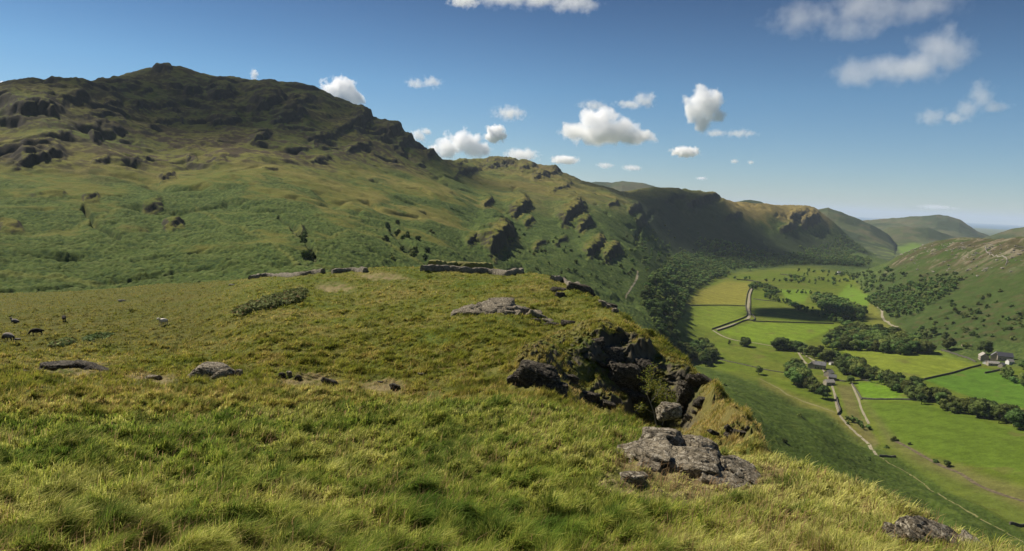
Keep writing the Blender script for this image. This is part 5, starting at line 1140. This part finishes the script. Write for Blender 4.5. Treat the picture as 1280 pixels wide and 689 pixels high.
cloud(879, 134, 56, 52, 'tall round white cumulus right of the largest one', [(0, -.25, .75, .75), (-.3, .1, .6, .7), (.3, .1, .6, .7), (.05, .7, .4, .5), (.6, .3, .4, .4)], 0.022, seed=2, hard=3.2)
cloud(424, 113, 58, 40, 'bright white cloud peeking over the right shoulder of the fell', [(-.2, .2, .7, .8), (.05, -.3, .5, .6), (.4, .3, .6, .7)], 0.03, seed=3)
cloud(576, 182, 76, 42, 'broad white cloud low over the saddle of the ridge', [(-.4, .2, .55, .6), (.1, -.2, .6, .7), (.5, .2, .5, .6)], 0.03, seed=4)
cloud(620, 168, 28, 26, 'small bright white puff right of the broad low cloud', one, 0.026, seed=5)
cloud(637, 142, 42, 20, 'thin grey-white wisp above the small bright puff', one, 0.008, seed=6, amp=1.2, hard=2)
cloud(530, 104, 44, 18, 'thin flat wisp alone in the blue right of the fell', [(-.4, .1, .6, .7), (.4, -.1, .6, .8)], 0.009, seed=7, amp=1.1, hard=2)
cloud(796, 127, 50, 26, 'ragged grey wisp above the largest cumulus', [(-.4, .3, .7, .4), (.3, -.1, .6, .8)], 0.009, seed=8, amp=1.2, hard=2)
cloud(742, 132, 40, 14, 'very faint haze of cloud behind the top of the largest cumulus', one, 0.005, seed=9, amp=1.1, hard=2)
cloud(856, 190, 34, 15, 'small bright puff just below the tall round cumulus', one, 0.025, seed=10)
cloud(706, 200, 34, 12, 'small low white puff under the left end of the largest cumulus', one, 0.02, seed=11)
cloud(652, 194, 44, 20, 'soft white cloud touching the craggy far ridge', one, 0.014, seed=12, hard=2.5)
cloud(526, 168, 34, 22, 'soft white cloud tucked behind the end of the fell', [(-.2, .2, .7, .7), (.4, -.3, .5, .5)], 0.012, seed=13, hard=2.5)
cloud(912, 166, 62, 14, 'grey ragged wisp trailing under the tall round cumulus', [(-.5, .1, .5, .7), (.4, .1, .6, .7)], 0.008, seed=14, amp=1.1, hard=2)
cloud(1066, 16, 180, 52, 'big soft grey cloud cut by the top edge on the right', [(-.55, .1, .5, .7), (.1, -.1, .7, .8), (.0, .6, .4, .5), (.65, -.1, .5, .6)], 0.0036, seed=15, amp=1.0, hard=2.2)
cloud(1132, 72, 136, 64, 'wedge-shaped grey-white cloud high on the right', [(-.6, .4, .5, .5), (.0, .4, .7, .5), (.45, -.1, .5, .8)], 0.0048, seed=16, amp=0.9, hard=2.6)
cloud(1224, 126, 58, 42, 'small grey cloud near the right edge with a pointed top', [(0, -.2, .5, .9), (.5, .3, .5, .4), (-.3, .3, .5, .5)], 0.0036, seed=17, hard=2.4)
cloud(1178, 146, 56, 24, 'flat grey cloud left of the pointed one near the right edge', [(-.3, 0, .6, .8), (.4, .1, .6, .6)], 0.0036, seed=18, hard=2.4)
cloud(580, 2, 40, 16, 'small white wisp cut by the top edge, leftmost of the two there', one, 0.012, seed=19, hard=2)
cloud(672, 0, 132, 26, 'long white wisp cut by the top edge in the middle', [(-.6, 0, .5, .7), (0, -.1, .6, .7), (.6, .2, .5, .7)], 0.012, seed=20, amp=1.1, hard=2)
cloud(790, 210, 26, 9, 'tiny grey flat cloud low over the middle ridge', one, 0.012, seed=21, hard=2)
cloud(877, 223, 14, 5, 'tiniest grey cloud just above the dark wooded hill', one, 0.012, seed=22, hard=2)
cloud(928, 202, 30, 7, 'pair of tiny grey specks of cloud right of the tall cumulus', [(-.6, 0, .35, .9), (.6, .2, .3, .7)], 0.012, seed=23, hard=2)
cloud(756, 207, 22, 10, 'tiny grey smudge of cloud below the largest cumulus', one, 0.008, seed=24, hard=2)
cloud(318, 93, 9, 15, 'tiny upright white wisp right of the summit', one, 0.01, seed=25, hard=2)
cloud(172, 96, 20, 8, 'sliver of white cloud behind the left slope of the summit', one, 0.02, seed=26, D=6000)
cloud(2, 116, 22, 24, 'white cloud edge at the far left behind the fell', one, 0.02, seed=27, D=6000)
cloud(1170, 259, 40, 7, 'thin line of far cloud over the sea horizon', one, 0.01, seed=28, D=34000, hard=2)
SH1, SH2 = 0.00030, 0.00024
def shade_cloud(px, py, w, d, label, seed, alt=1900.0, dens=0.02):
    """an unseen cloud placed above the frame for its shade, between the sun and the ground at px, py"""
    p = castM([(px, py)])[0]; k = (CZ + alt - p[2]) / sun_dir.z; x, y = p[0] + sun_dir.x * k, p[1] + sun_dir.y * k
    o = cloud(640, 0, 10, 10, label, [(0, 0, 1, 1), (-.5, 0, .6, .7), (.5, .1, .6, .8)], dens, D=1000, seed=seed, hard=4, amp=.7)
    s = bpy.data.objects[o.name]; hw0 = 10 * 1000 * math.hypot(1, rays([640], [0])[1][0]) / F_ / 2
    s.location = (x, y, CZ + alt); s.rotation_euler = (0, 0, math.atan2(-x, y)); s.scale = (w / hw0 / 2, d / hw0 / 2 / 0.8, 90 / hw0)
shade_cloud(905, 300, 900, 800, 'high cumulus overhead shading the dark wooded hill', 31, dens=SH1)
shade_cloud(235, 130, 1500, 700, 'unseen broad thin cloud added high overhead to dim the top of the fell', 33, dens=SH2)  # added out of view to keep some sun off the upper fell
shade_cloud(1010, 393, 150, 90, 'small high cumulus overhead shading the large right meadow', 32)

# ------------------------------------------------------------------ air
m = bpy.data.materials.new('haze'); m.use_nodes = True; n = m.node_tree; n.nodes.remove(n.nodes['Principled BSDF'])
pv = ND(n, 'ShaderNodeVolumePrincipled'); pv.inputs['Color'].default_value = (0.72, 0.84, 1.0, 1); pv.inputs['Density'].default_value = 3.0e-5; pv.inputs['Anisotropy'].default_value = 0.0
n.links.new(pv.outputs[0], n.nodes['Material Output'].inputs['Volume'])
bm = bmesh.new(); box(bm, 0, 15000, (CZ + 420 - 30) / 2 - 0.0, 150000, 130000, CZ + 420 + 30); me = bpy.data.meshes.new('haze'); bm.to_mesh(me); bm.free(); me.materials.append(m)
tag(obj('haze', me), 'pale blue air that fades the far hills', None, None, 'stuff')
